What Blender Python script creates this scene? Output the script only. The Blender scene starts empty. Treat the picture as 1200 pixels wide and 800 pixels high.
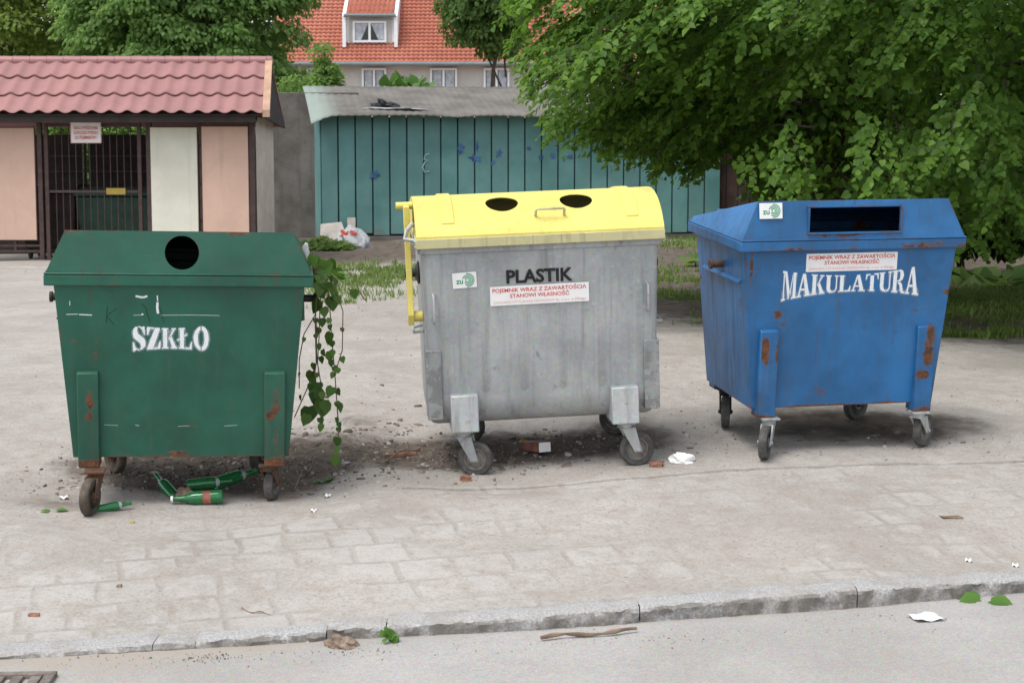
import bpy, bmesh, math, random
import numpy as np
from mathutils import Vector, Matrix
R = math.radians
random.seed(7); rng = np.random.default_rng(11)
S = bpy.context.scene; COL = S.collection

# ------------------------------------------------------------------ camera, sky, sun, exposure
CAMZ, FOC, PITCH = 1.8606, 2002.67, R(6.02)          # FOC in pixels of a 1200 px wide frame
cd = bpy.data.cameras.new('camera'); cam = bpy.data.objects.new('camera', cd); COL.objects.link(cam)
cd.sensor_width = 36; cd.lens = FOC / 1200 * 36; cd.clip_start = .05; cd.clip_end = 2000
cam.location = (0, 0, CAMZ); cam.rotation_euler = (R(90) - PITCH, 0, 0)
S.camera = cam
cd.dof.use_dof = True; cd.dof.focus_distance = 9.4; cd.dof.aperture_fstop = 9

SUN_EL, SUN_AZ = R(64), R(226)                         # azimuth clockwise from +Y: high on the left
W = bpy.data.worlds.new('World'); S.world = W; W.use_nodes = True
nt = W.node_tree; bg = nt.nodes['Background']
sky = nt.nodes.new('ShaderNodeTexSky'); sky.sky_type = 'NISHITA'; sky.sun_disc = False
sky.sun_elevation = SUN_EL; sky.sun_rotation = SUN_AZ; sky.dust_density = 1.5; sky.air_density = 1; sky.ozone_density = 1
hs = nt.nodes.new('ShaderNodeHueSaturation'); hs.inputs['Saturation'].default_value = .3
nt.links.new(sky.outputs[0], hs.inputs['Color']); nt.links.new(hs.outputs[0], bg.inputs[0]); bg.inputs[1].default_value = .13
sl = bpy.data.lights.new('sun', 'SUN'); sl.energy = 1.3; sl.angle = R(35); sl.color = (1, .96, .9)
so = bpy.data.objects.new('sun', sl); COL.objects.link(so)
sd = Vector((math.sin(SUN_AZ) * math.cos(SUN_EL), math.cos(SUN_AZ) * math.cos(SUN_EL), math.sin(SUN_EL)))
so.rotation_euler = sd.to_track_quat('Z', 'Y').to_euler()
S.view_settings.view_transform = 'Standard'; S.view_settings.look = 'None'
S.view_settings.exposure = 1.05; S.view_settings.gamma = 1

# ------------------------------------------------------------------ noise and terrain
def vnoise(x, y, s, seed=0):
    x = np.asarray(x, float) * s + 100.3 + seed * 17.1; y = np.asarray(y, float) * s + 57.7 + seed * 5.3
    xi = np.floor(x); yi = np.floor(y); fx = x - xi; fy = y - yi
    fx = fx * fx * (3 - 2 * fx); fy = fy * fy * (3 - 2 * fy)
    def h(a, b):
        v = np.sin(a * 127.1 + b * 311.7 + seed * 74.7) * 43758.5453
        return v - np.floor(v)
    return (h(xi, yi) * (1 - fx) + h(xi + 1, yi) * fx) * (1 - fy) + (h(xi, yi + 1) * (1 - fx) + h(xi + 1, yi + 1) * fx) * fy
def fbm(x, y, s, n=4, seed=0):
    t = 0; a = .5
    for i in range(n):
        t = t + a * vnoise(x, y, s, seed + i); s *= 2.03; a *= .5
    return t
TILT = .0837                                            # the pavement falls towards the road
BINS = dict(green=(-1.747, 8.8905, R(8.0), .0175, -.0519), blue=(1.9443, 9.8338, R(11.76), -.0098, .0095), grey=(.201, 9.598, .10, -.040, -.0398))
DEPTH = .985
def bin_matrix(b):
    x, y, a, r, z = BINS[b]
    return Matrix.Translation((x, y, z + TILT * (y - 8))) @ Matrix.Rotation(a, 4, 'Z') @ Matrix.Rotation(TILT, 4, 'X') @ Matrix.Rotation(r, 4, 'Y')
BPL = []
for b in BINS:
    m = bin_matrix(b); c = m @ Vector((0, DEPTH / 2 - .1, 0)); n = m.to_3x3() @ Vector((0, 0, 1)); BPL.append((c, n))
KX = np.array([-40, -6, -3.2, -2.05, -.745, 0, .55, 1.54, 2.36, 3.5, 6, 40]); KY = np.array([5.9, 5.9, 6.42, 6.668, 6.938, 7.067, 7.202, 7.457, 7.714, 8.05, 8.7, 8.7])
ROADZ = -.12
HX = np.array([-40, -2.6, -1.47, -1.3, -.79, -.53, .55, 1.54, 2.6, 40]); HZ = np.array([.01, .012, .02, .025, .036, .05, .068, .082, .06, .06])
def kerb_z(x): return ROADZ + np.interp(x, HX, HZ)
def kerb_y(x): return np.interp(x, KX, KY)
def ground(x, y, detail=True):
    x = np.asarray(x, float); y = np.asarray(y, float)
    p = TILT * (y - 8); z = np.where(y < 10.5, p, .209 + .11 * (1 - np.exp(-np.maximum(y - 10.5, 0) * TILT / .11)))
    ws = .12; acc = z * ws; tot = ws
    for c, n in BPL:
        w = np.exp(-(((x - c.x) / .75) ** 2 + ((y - c.y) / .75) ** 2) ** 2)
        zp = c.z - ((x - c.x) * n.x + (y - c.y) * n.y) / n.z - .004
        acc = acc + w * zp; tot = tot + w
    z = acc / tot
    d_ = y - kerb_y(x); k_ = np.clip((d_ - .1) / .8, 0, 1); k_ = k_ * k_ * (3 - 2 * k_)
    z = np.where(d_ < .95, (kerb_z(x) - .008) * (1 - k_) + z * k_, z)
    if detail:
        t = np.clip((y - kerb_y(x) - .2) / .4, 0, 1)
        far = np.clip((y - 9.3) / 2, 0, 1)
        z = z + t * ((fbm(x, y, 2.2, 4, 3) - .47) * (.02 + .05 * far) + (fbm(x, y, 14, 3, 9) - .44) * .012)
    return z
def gz(x, y): return float(ground(x, y))
def ray(u, v):
    a = (u - 600) / FOC; b = -(v - 400) / FOC; c, s = math.cos(PITCH), math.sin(PITCH)
    return Vector((a, c + b * s, -s + b * c))
def at(u, v, z=None):                                   # where the ground lies under a point of the photo
    d = ray(u, v); zz = .05 if z is None else z
    for _ in range(1 if z is not None else 40):
        k = (zz - CAMZ) / d.z; x, y = d.x * k, d.y * k
        if z is None: zz = .5 * zz + .5 * float(ground(x, y, False))
    return Vector((x, y, gz(x, y) if z is None else z))
def PY(u, v, Y):                                        # a point of the photo at distance Y
    d = ray(u, v); k = Y / d.y
    return Vector((d.x * k, Y, CAMZ + d.z * k))
def proj(p):
    x, y, z = p[..., 0], p[..., 1], p[..., 2] - CAMZ; c, s = math.cos(PITCH), math.sin(PITCH)
    dp = np.maximum(y * c - z * s, .1); up = y * s + z * c
    return 600 + FOC * x / dp, 400 - FOC * up / dp

# ------------------------------------------------------------------ materials
class NT:
    def __init__(s, name):
        s.m = bpy.data.materials.new(name); s.m.use_nodes = True; s.t = s.m.node_tree; s.p = s.t.nodes['Principled BSDF']; s.out = s.t.nodes['Material Output']
        s.co = s.t.nodes.new('ShaderNodeTexCoord').outputs['Object']
    def n(s, typ, **kw):
        x = s.t.nodes.new(typ)
        for k, v in kw.items(): setattr(x, k, v)
        return x
    def put(s, sock, v):
        if hasattr(v, 'links') or isinstance(v, bpy.types.NodeSocket): s.t.links.new(v, sock)
        elif isinstance(v, (tuple, list)) and len(v) == 3 and sock.type == 'RGBA': sock.default_value = (*v, 1)
        else: sock.default_value = v
    def mapping(s, scale=(1, 1, 1), rot=(0, 0, 0), loc=(0, 0, 0), co=None):
        x = s.n('ShaderNodeMapping'); s.put(x.inputs[0], co or s.co); x.inputs['Scale'].default_value = scale; x.inputs['Rotation'].default_value = rot; x.inputs['Location'].default_value = loc
        return x.outputs[0]
    def noise(s, scale, detail=6, rough=.55, co=None, dist=0):
        x = s.n('ShaderNodeTexNoise'); s.put(x.inputs['Vector'], co or s.co); x.inputs['Scale'].default_value = scale; x.inputs['Detail'].default_value = detail
        x.inputs['Roughness'].default_value = rough; x.inputs['Distortion'].default_value = dist
        return x.outputs[0]
    def voro(s, scale, feature='F1', out=0, co=None):
        x = s.n('ShaderNodeTexVoronoi', feature=feature); s.put(x.inputs['Vector'], co or s.co); x.inputs['Scale'].default_value = scale
        return x.outputs[out]
    def step(s, v, a, b, lo=0., hi=1.):
        x = s.n('ShaderNodeMapRange', interpolation_type='SMOOTHSTEP'); s.put(x.inputs[0], v); x.inputs[1].default_value = a; x.inputs[2].default_value = b; x.inputs[3].default_value = lo; x.inputs[4].default_value = hi
        return x.outputs[0]
    def math(s, op, a, b=0.):
        x = s.n('ShaderNodeMath', operation=op); s.put(x.inputs[0], a); s.put(x.inputs[1], b)
        return x.outputs[0]
    def mix(s, f, a, b, typ='MIX'):
        x = s.n('ShaderNodeMixRGB', blend_type=typ); s.put(x.inputs[0], f); s.put(x.inputs[1], a); s.put(x.inputs[2], b)
        return x.outputs[0]
    def xyz(s, co=None):
        x = s.n('ShaderNodeSeparateXYZ'); s.put(x.inputs[0], co or s.co); return x.outputs
    def bump(s, h, strength=.3, dist=.01):
        x = s.n('ShaderNodeBump'); s.put(x.inputs['Height'], h); x.inputs['Strength'].default_value = strength; x.inputs['Distance'].default_value = dist
        s.t.links.new(x.outputs[0], s.p.inputs['Normal'])
    def done(s, col, rough=.7, metal=0., spec=.5):
        s.put(s.p.inputs['Base Color'], col); s.put(s.p.inputs['Roughness'], rough); s.put(s.p.inputs['Metallic'], metal); s.p.inputs['Specular IOR Level'].default_value = spec
        return s.m
def mul(c, k): return tuple(min(1, v * k) for v in c)
def simple(name, c, rough=.7, var=.25, scale=8, metal=0., bump=0., spec=.4):
    k = NT(name); n = k.noise(scale, 6, .6)
    if bump: k.bump(k.noise(scale * 4, 5, .6), bump, .01)
    return k.done(k.mix(k.step(n, .3, .7), mul(c, 1 - var), mul(c, 1 + var)), rough, metal, spec)
RUST = ((.055, .024, .014), (.16, .062, .026))
def paint(name, c, rust=.0, edge=0., dirt=.4, rough=.42, fade=.25, seed=0., rustpos=None, wear=.13):
    """old enamel on steel: faded patches, vertical dirt runs, rust where the paint has gone"""
    k = NT(name); co = k.mapping(loc=(seed, seed * 1.7, seed * .6))
    big = k.noise(2.2, 6, .6, co); col = k.mix(k.step(big, .32, .7), mul(c, 1 - fade), mul(c, 1 + fade))
    fadec = tuple(.75 * v + .25 * max(c) * .8 for v in c)
    col = k.mix(k.step(k.noise(1.3, 8, .7, k.mapping((1, 1, 1), loc=(3 + seed, 1, 2))), .5, .78, 0, .4), col, fadec)
    sm_ = k.noise(4.5, 9, .72, k.mapping((1, 1, .7), loc=(seed, 5, 2)), .6); col = k.mix(k.step(sm_, .54, .72, 0, .5), col, tuple(v * .45 + .008 for v in c))
    run = k.noise(1., 6, .6, k.mapping((26, 26, 1.1), loc=(seed, 0, seed)))
    col = k.mix(k.step(run, .52, .8, 0, dirt), col, (.07, .062, .05))
    sp = k.noise(60, 3, .6, co); col = k.mix(k.step(sp, .64, .75, 0, .35), col, (.05, .045, .04))
    scr = k.noise(1., 4, .5, k.mapping((5, 5, 130), loc=(seed * 2, 1, 0))); col = k.mix(k.step(scr, .69, .74, 0, .3), col, mul(c, 2.2))
    rn = k.noise(5.5, 12, .68, k.mapping((1, 1, 1), loc=(seed * 3, 7, 1)), .3)
    m = rn
    for (px_, pz_, rx_, rz_, am_) in (rustpos or []):
        q = k.xyz(); d1 = k.math('DIVIDE', k.math('SUBTRACT', q[0], px_), rx_); d2 = k.math('DIVIDE', k.math('SUBTRACT', q[2], pz_), rz_)
        m = k.math('ADD', m, k.step(k.math('ADD', k.math('MULTIPLY', d1, d1), k.math('MULTIPLY', d2, d2)), 1.6, .1, 0, am_))
    if edge: m = k.math('ADD', m, k.step(k.xyz()[2], .55, .2, 0, edge))
    bv = k.n('ShaderNodeBevel'); bv.samples = 4; bv.inputs['Radius'].default_value = .014; gn = k.n('ShaderNodeNewGeometry').outputs['Normal']; dt = k.n('ShaderNodeVectorMath', operation='DOT_PRODUCT'); k.put(dt.inputs[0], bv.outputs[0]); k.put(dt.inputs[1], gn)
    m = k.math('ADD', m, k.step(dt.outputs['Value'], .995, .90, 0, wear))
    th = .74 - rust
    chip = k.math('MULTIPLY', k.step(k.noise(26, 8, .7, k.mapping(loc=(seed, 2, seed))), .62, .66), k.step(rn, .50, .62))
    rm = k.math('MAXIMUM', k.step(m, th, th + .035), k.math('MULTIPLY', chip, .85 if wear > 0 else 0.))
    drip = k.noise(1., 5, .6, k.mapping((38, 38, .9), loc=(seed * 4, 3, seed))); col = k.mix(k.math('MULTIPLY', k.step(drip, .57, .72, 0, .55 if wear > 0 else .1), k.step(k.noise(2.4, 5, .6, k.mapping(loc=(seed, 9, 1))), .42, .62)), col, (.062, .042, .030))
    halo = k.step(m, th - .06, th + .01, 0, .45)
    col = k.mix(halo, col, (.10, .055, .03))
    rc = k.mix(k.step(k.noise(30, 6, .7), .35, .65), RUST[0], RUST[1])
    col = k.mix(rm, col, rc)
    r = k.math('ADD', k.step(run, .4, .8, rough, rough + .2), k.step(rm, 0, 1, 0, .3))
    h = k.math('ADD', k.math('MULTIPLY', k.noise(3.2, 3, .5, co), 2.2), k.math('MULTIPLY', rm, k.noise(120, 3, .6)))
    k.bump(h, .3, .014)
    return k.done(col, r)
def leafmat(name, c1, c2, trans=.35, rough=.5):
    k = NT(name); g = k.n('ShaderNodeNewGeometry').outputs['Random Per Island']
    big = k.noise(.8, 3, .5)
    col = k.mix(g, c1, c2); col = k.mix(k.step(big, .35, .65, 0, .4), col, mul(c1, .7))
    k.done(col, rough, 0, .25)
    tr = k.n('ShaderNodeBsdfTranslucent'); k.put(tr.inputs[0], k.mix(.5, col, (c2[0] * 1.5, c2[1] * 1.5, c2[2])))
    mx = k.n('ShaderNodeMixShader'); mx.inputs[0].default_value = trans
    k.t.links.new(k.p.outputs[0], mx.inputs[1]); k.t.links.new(tr.outputs[0], mx.inputs[2]); k.t.links.new(mx.outputs[0], k.out.inputs[0])
    return k.m
def rnd_mat(name, cols, rough=.85):
    k = NT(name); g = k.n('ShaderNodeNewGeometry').outputs['Random Per Island']
    cr = k.n('ShaderNodeValToRGB'); cr.color_ramp.interpolation = 'CONSTANT'; e = cr.color_ramp.elements
    while len(e) < len(cols): e.new(.5)
    for i, c in enumerate(cols): e[i].position = i / len(cols); e[i].color = (*c, 1)
    k.put(cr.inputs[0], g)
    return k.done(k.mix(k.step(k.noise(40, 4), .3, .7, 0, .4), cr.outputs[0], (.12, .1, .08)), rough)

MT = {}
# trodden sandy earth; the 'soil' attribute marks where darker humus lies
def earth(name, slabs=False):
    k = NT(name)
    at_ = k.n('ShaderNodeAttribute', attribute_name='soil').outputs['Fac']
    n1 = k.noise(.9, 8, .6); n2 = k.noise(7, 8, .62); n3 = k.noise(55, 6, .6); n4 = k.noise(230, 4, .6)
    col = k.mix(k.step(n1, .3, .7), (.31, .288, .262), (.405, .381, .353))
    col = k.mix(k.step(n2, .42, .75, 0, .55), col, (.27, .225, .185))
    col = k.mix(k.step(n3, .47, .72, 0, .6), col, (.215, .182, .155))
    nm = k.noise(22, 7, .7); col = k.mix(k.step(nm, .5, .7, 0, .5), col, (.25, .215, .185))
    col = k.mix(k.step(n4, .58, .68, 0, .5), col, (.13, .108, .09))
    col = k.mix(k.step(k.noise(150, 3, .5), .66, .72, 0, .55), col, (.6, .57, .53))
    h = k.math('ADD', k.math('MULTIPLY', n3, .5), k.math('MULTIPLY', n4, .25))
    if slabs:
        mp = k.mapping(rot=(0, 0, R(-13)))
        wob = k.n('ShaderNodeVectorMath', operation='SCALE'); nz = k.n('ShaderNodeTexNoise'); nz.inputs['Scale'].default_value = 4.5; k.put(nz.inputs['Vector'], k.co); k.put(wob.inputs[0], nz.outputs['Color']); wob.inputs['Scale'].default_value = .045
        ad = k.n('ShaderNodeVectorMath', operation='ADD'); k.put(ad.inputs[0], mp); k.put(ad.inputs[1], wob.outputs[0])
        br = k.n('ShaderNodeTexBrick'); k.put(br.inputs['Vector'], ad.outputs[0]); br.offset = .37; br.squash = .8; br.squash_frequency = 3
        br.inputs['Color1'].default_value = (.8, .8, .8, 1); br.inputs['Color2'].default_value = (1, 1, 1, 1); br.inputs['Mortar'].default_value = (0, 0, 0, 1)
        br.inputs['Scale'].default_value = 1; br.inputs['Mortar Size'].default_value = .024; br.inputs['Mortar Smooth'].default_value = 1.; br.inputs['Brick Width'].default_value = .27; br.inputs['Row Height'].default_value = .27
        cov = k.step(k.math('ADD', k.noise(1.5, 7, .65, k.mapping(loc=(4.4, 1.3, 0))), k.math('ADD', k.math('MULTIPLY', k.math('SUBTRACT', k.noise(9, 7, .65), .5), .75), k.math('MULTIPLY', k.n('ShaderNodeAttribute', attribute_name='bare').outputs['Fac'], .085))), .45, .66)
        sm = k.math('MULTIPLY', k.math('SUBTRACT', 1., br.outputs['Fac']), cov)
        sc = k.mix(k.step(n3, .3, .75), (.45, .43, .41), (.39, .37, .35)); sc = k.mix(.5, sc, br.outputs['Color'], 'MULTIPLY')
        col = k.mix(k.math('MULTIPLY', sm, .6), col, sc)
        col = k.mix(k.math('MULTIPLY', k.math('MULTIPLY', br.outputs['Fac'], cov), .10), col, (.22, .185, .155))
        h = k.math('ADD', h, k.math('MULTIPLY', sm, .45))
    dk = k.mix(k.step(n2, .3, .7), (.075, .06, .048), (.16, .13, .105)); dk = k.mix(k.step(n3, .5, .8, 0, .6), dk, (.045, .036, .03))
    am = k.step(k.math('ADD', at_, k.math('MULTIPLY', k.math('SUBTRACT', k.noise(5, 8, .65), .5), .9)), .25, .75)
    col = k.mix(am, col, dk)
    k.bump(h, .55, .012)
    return k.done(col, .95, 0, .2)
MT['earth'] = earth('sandy_earth'); MT['pave'] = earth('dusty_slabs', True)
def asphalt():
    k = NT('asphalt'); n = k.noise(1.1, 7, .6); a = k.noise(180, 4, .6)
    v = k.voro(95, 'F1', 1)
    col = k.mix(k.step(n, .3, .7), (.35, .335, .315), (.43, .415, .395))
    col = k.mix(.22, col, v, 'MULTIPLY')
    col = k.mix(k.step(a, .52, .68, 0, .5), col, (.19, .175, .165))
    col = k.mix(k.step(k.noise(45, 6, .7), .5, .7, 0, .4), col, (.24, .225, .21)); col = k.mix(k.step(k.voro(60), .16, .1, 0, .5), col, (.52, .49, .46))
    col = k.mix(k.step(k.noise(120, 3, .5), .66, .72, 0, .5), col, (.58, .56, .54))
    y = k.n('ShaderNodeAttribute', attribute_name='soil').outputs['Fac']
    col = k.mix(k.step(k.math('ADD', y, k.math('MULTIPLY', k.math('SUBTRACT', k.noise(6, 7, .65), .5), .8)), .35, .8, 0, .75), col, (.33, .285, .24))
    k.bump(k.math('ADD', k.voro(95), a), .35, .006)
    return k.done(col, .92, 0, .25)
MT['road'] = asphalt()
def granite():
    k = NT('granite'); col = k.mix(k.step(k.noise(90, 5, .65), .35, .66), (.27, .265, .26), (.46, .455, .45)); col = k.mix(k.step(k.noise(200, 3, .5), .6, .7, 0, .6), col, (.12, .12, .12)); col = k.mix(k.step(k.noise(2.1, 6, .65), .45, .7, 0, .6), col, (.33, .29, .25))
    col = k.mix(k.step(k.noise(6, 6, .6), .45, .75, 0, .6), col, (.25, .22, .19))
    gn = k.xyz(k.n('ShaderNodeNewGeometry').outputs['True Normal']); fm = k.math('MULTIPLY', k.step(k.noise(9, 8, .65), .38, .58), k.step(gn[1], -.25, -.75))  # front-facing stone darkened: patchy dirt, plus the face's weaker skylight painted in
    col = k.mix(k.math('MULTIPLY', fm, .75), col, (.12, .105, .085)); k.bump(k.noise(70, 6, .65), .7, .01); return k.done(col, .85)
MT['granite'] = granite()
MT['green'] = paint('green_enamel', (.009, .088, .055), .045, .07, .4, .38, .22, 1.3, [(-.03, .295, .06, .012, .2), (.05, .44, .05, .012, .16), (-.1, .27, .6, .014, .13), (-.50, .95, .10, .25, .05), (-.6, 1.47, .1, .012, .2), (.3, 1.47, .06, .01, .2), (-.62, .72, .02, .02, .2)])
MT['green_rust'] = paint('green_enamel_worn', (.009, .078, .048), .04, .12, .5, .5, .25, 4.1, [(-.46, .60, .03, .09, .2), (-.48, .50, .03, .03, .2), (.49, .60, .035, .09, .25), (.46, .50, .025, .03, .25), (.49, .40, .02, .05, .16), (-.48, .22, .09, .05, .35), (.48, .22, .09, .05, .35)])
MT['blue'] = paint('blue_enamel', (.013, .118, .30), .05, .04, .45, .4, .25, 2.6, [(-.635, .84, .022, .12, .24), (-.43, .82, .035, .04, .22), (-.41, .77, .05, .012, .22), (.03, .37, .014, .02, .25), (.60, .93, .05, .02, .22), (.63, .8, .02, .03, .25), (.47, .83, .1, .009, .2), (-.60, 1.1, .012, .15, .2), (.6, .5, .02, .2, .12), (0, .275, .6, .012, .16), (-.2, 1.286, .3, .012, .2)])
MT['blue_rust'] = paint('blue_enamel_worn', (.013, .11, .28), .075, .02, .5, .45, .25, 5.2, [(-.5, .62, .03, .11, .25), (-.43, .62, .015, .09, .2), (.505, .62, .04, .12, .26), (.48, .45, .05, .03, .22), (.45, 1.22, .25, .02, .16), (-.5, 1.21, .2, .012, .14), (.66, 1.21, .04, .02, .22), (-.48, .23, .08, .02, .2), (.48, .23, .08, .02, .2)])
MT['rust'] = paint('rusty_steel', (.075, .05, .04), .2, 0, .5, .8, .3, 9)
MT['yellow'] = paint('yellow_lacquer', (.68, .575, .135), -.06, 0, .2, .5, .08, 6, None, 0.)
MT['cream'] = paint('dirty_pale_yellow_strip', (.50, .46, .25), 0, 0, .6, .6, .1, 8, None, 0.)
def zinc(name, k0=1., dark=0.):
    k = NT(name); sp = k.voro(55, 'F1', 1)
    col = k.mix(k.step(k.noise(2.5, 6, .6), .3, .7), mul((.32, .34, .345), k0), mul((.45, .465, .465), k0)); col = k.mix(.14, col, sp, 'MULTIPLY')
    run = k.noise(1, 6, .6, k.mapping((20, 20, 1.3))); col = k.mix(k.step(run, .47, .75, 0, .65), col, mul((.19, .195, .19), k0))
    col = k.mix(k.step(k.noise(7, 9, .7, None, .3), .6 - dark, .68 - dark, 0, .55), col, (.13, .125, .12))
    col = k.mix(k.step(k.noise(40, 4, .6), .62, .75, 0, .5), col, (.6, .6, .58))
    k.bump(k.noise(14, 5, .6), .12, .01); return k.done(col, .55, .3)
MT['zinc'] = zinc('galvanised_steel'); MT['zinc2'] = zinc('galvanised_plate', 1.12); MT['zinc_dark'] = zinc('scuffed_galvanised_steel', .75, .14)
MT['tyre'] = simple('grey_rubber', (.075, .072, .068), .85, .35, 20, 0, .3); MT['hub'] = simple('wheel_rim', (.19, .175, .16), .6, .35, 25, .4)
MT['hub_rust'] = simple('rusty_wheel_rim', (.085, .05, .033), .85, .4, 30); MT['tyre_brown'] = simple('muddy_rubber', (.085, .068, .053), .9, .4, 18, 0, .3)
MT['dark'] = simple('dark_steel', (.035, .033, .032), .6, .3, 12, .4)
MT['black'] = simple('black_spray_paint', (.012, .012, .013), .7, .3, 40)
def spray(name, c):
    k = NT(name); return k.done(k.mix(k.step(k.noise(45, 6, .7), .5, .75, 0, .55), c, mul(c, .55)), .8)
MT['white_paint'] = spray('white_spray_paint', (.72, .76, .78))
def mist():
    k = NT('thin_white_overspray'); k.done((.62, .68, .72), .8); t = k.n('ShaderNodeBsdfTransparent'); mx = k.n('ShaderNodeMixShader'); k.put(mx.inputs[0], k.step(k.noise(70, 5, .7), .3, .75, .1, .4))
    k.t.links.new(t.outputs[0], mx.inputs[1]); k.t.links.new(k.p.outputs[0], mx.inputs[2]); k.t.links.new(mx.outputs[0], k.out.inputs[0]); return k.m
MT['mist_paint'] = mist()
MT['paper'] = simple('white_sticker', (.78, .77, .76), .55, .05, 6); MT['red_ink'] = simple('red_ink', (.6, .08, .06), .6, .1); MT['pale_red_ink'] = simple('faded_red_ink', (.68, .35, .33), .6, .1)
MT['green_ink'] = simple('green_ink', (.02, .3, .14), .6, .1)

# ------------------------------------------------------------------ mesh helpers
def tag(o, label=None, cat=None, group=None, kind=None):
    if label: o['label'] = label
    if cat: o['category'] = cat
    if group: o['group'] = group
    if kind: o['kind'] = kind
    return o
def empty(name, loc, label=None, cat=None, group=None, rot=None):
    o = bpy.data.objects.new(name, None); COL.objects.link(o); o.location = loc; o.empty_display_size = .1
    if rot is not None: o.rotation_euler = rot
    return tag(o, label, cat, group)
def link(name, me, mat, parent=None, smooth=False):
    o = bpy.data.objects.new(name, me); COL.objects.link(o)
    if mat: me.materials.append(MT[mat] if isinstance(mat, str) else mat)
    if parent: o.parent = parent
    if smooth: me.polygons.foreach_set('use_smooth', [True] * len(me.polygons))
    return o
def wloc(o):
    v = Vector((0, 0, 0))
    while o: v += o.location; o = o.parent
    return v
class MB:
    def __init__(s): s.v = []; s.f = []
    def add(s, vs, fs, M=None):
        k = len(s.v); s.v += [tuple(M @ Vector(p)) if M else tuple(p) for p in vs]; s.f += [tuple(i + k for i in f) for f in fs]; return s
    def box(s, c, d, M=None):
        x, y, z = d[0] / 2, d[1] / 2, d[2] / 2
        return s.hexa([(c[0] + i * x, c[1] + j * y, c[2] + k * z) for k in (-1, 1) for i, j in ((-1, -1), (1, -1), (1, 1), (-1, 1))], M)
    def b2(s, a, b): return s.box([(p + q) / 2 for p, q in zip(a, b)], [abs(q - p) for p, q in zip(a, b)])
    def hexa(s, p, M=None): return s.add(p, [(3, 2, 1, 0), (4, 5, 6, 7), (0, 1, 5, 4), (1, 2, 6, 5), (2, 3, 7, 6), (3, 0, 4, 7)], M)
    def tube(s, pts, r, n=8, cap=True):
        pts = [Vector(p) for p in pts]; rs = r if isinstance(r, (list, tuple)) else [r] * len(pts); base = len(s.v); up = None
        for i, p in enumerate(pts):
            d = (pts[min(i + 1, len(pts) - 1)] - pts[max(i - 1, 0)]).normalized()
            a = d.orthogonal().normalized() if up is None else (up - up.dot(d) * d).normalized()
            up = a; b = d.cross(a)
            for k in range(n):
                t = 2 * math.pi * k / n; s.v.append(tuple(p + (a * math.cos(t) + b * math.sin(t)) * rs[i]))
        for i in range(len(pts) - 1):
            for k in range(n): s.f.append((base + i * n + k, base + i * n + (k + 1) % n, base + (i + 1) * n + (k + 1) % n, base + (i + 1) * n + k))
        if cap: s.f.append(tuple(base + k for k in reversed(range(n)))); s.f.append(tuple(base + (len(pts) - 1) * n + k for k in range(n)))
        return s
    def lathe(s, prof, n=24, M=None):                   # prof: (radius, height) about z
        vs = [(r * math.cos(2 * math.pi * k / n), r * math.sin(2 * math.pi * k / n), h) for r, h in prof for k in range(n)]
        fs = [(i * n + k, i * n + (k + 1) % n, (i + 1) * n + (k + 1) % n, (i + 1) * n + k) for i in range(len(prof) - 1) for k in range(n)]
        if prof[0][0] > 1e-5: fs.append(tuple(reversed(range(n))))
        if prof[-1][0] > 1e-5: fs.append(tuple((len(prof) - 1) * n + k for k in range(n)))
        return s.add(vs, fs, M)
    def prism(s, poly, a, b, axis='x'):                 # a 2-D outline pushed along an axis from a to b
        n = len(poly); f = {'x': lambda t, p: (t, p[0], p[1]), 'y': lambda t, p: (p[0], t, p[1]), 'z': lambda t, p: (p[0], p[1], t)}[axis]
        vs = [f(a, p) for p in poly] + [f(b, p) for p in poly]
        fs = [tuple(range(n)), tuple(reversed(range(n, 2 * n)))] + [(i, i + n, (i + 1) % n + n, (i + 1) % n) for i in range(n)]
        return s.add(vs, fs)
    def mesh(s, name, off=None):
        me = bpy.data.meshes.new(name); v = s.v if off is None else [(p[0] - off[0], p[1] - off[1], p[2] - off[2]) for p in s.v]
        me.from_pydata(v, [], s.f); me.validate(); bm = bmesh.new(); bm.from_mesh(me); bmesh.ops.recalc_face_normals(bm, faces=bm.faces[:]); bm.to_mesh(me); bm.free()
        return me
    def build(s, name, mat, parent=None, bevel=0, smooth=False, world=False, seg=2):
        o = link(name, s.mesh(name, wloc(parent) if (world and parent) else None), mat, parent, smooth)
        if bevel:
            m = o.modifiers.new('bevel', 'BEVEL'); m.width = bevel; m.segments = seg; m.limit_method = 'ANGLE'; m.angle_limit = R(28); m.use_clamp_overlap = True
            if smooth is False: o.data.polygons.foreach_set('use_smooth', [True] * len(o.data.polygons)); o.data.set_sharp_from_angle(angle=R(35))
        elif smooth: o.data.set_sharp_from_angle(angle=R(40))
        return o
def bake(o):
    bpy.context.view_layer.update(); dg = bpy.context.evaluated_depsgraph_get(); me = bpy.data.meshes.new_from_object(o.evaluated_get(dg)); o.modifiers.clear(); o.data = me; return o
def cut(o, cutters, thick):
    m = o.modifiers.new('s', 'SOLIDIFY'); m.thickness = thick; m.offset = -1
    objs = []
    for c in cutters:
        q = c.build('cutter', None, o); objs.append(q); m = o.modifiers.new('b', 'BOOLEAN'); m.object = q; m.operation = 'DIFFERENCE'; m.solver = 'EXACT'
    bake(o)
    for q in objs: bpy.data.objects.remove(q)
    return o
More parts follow.
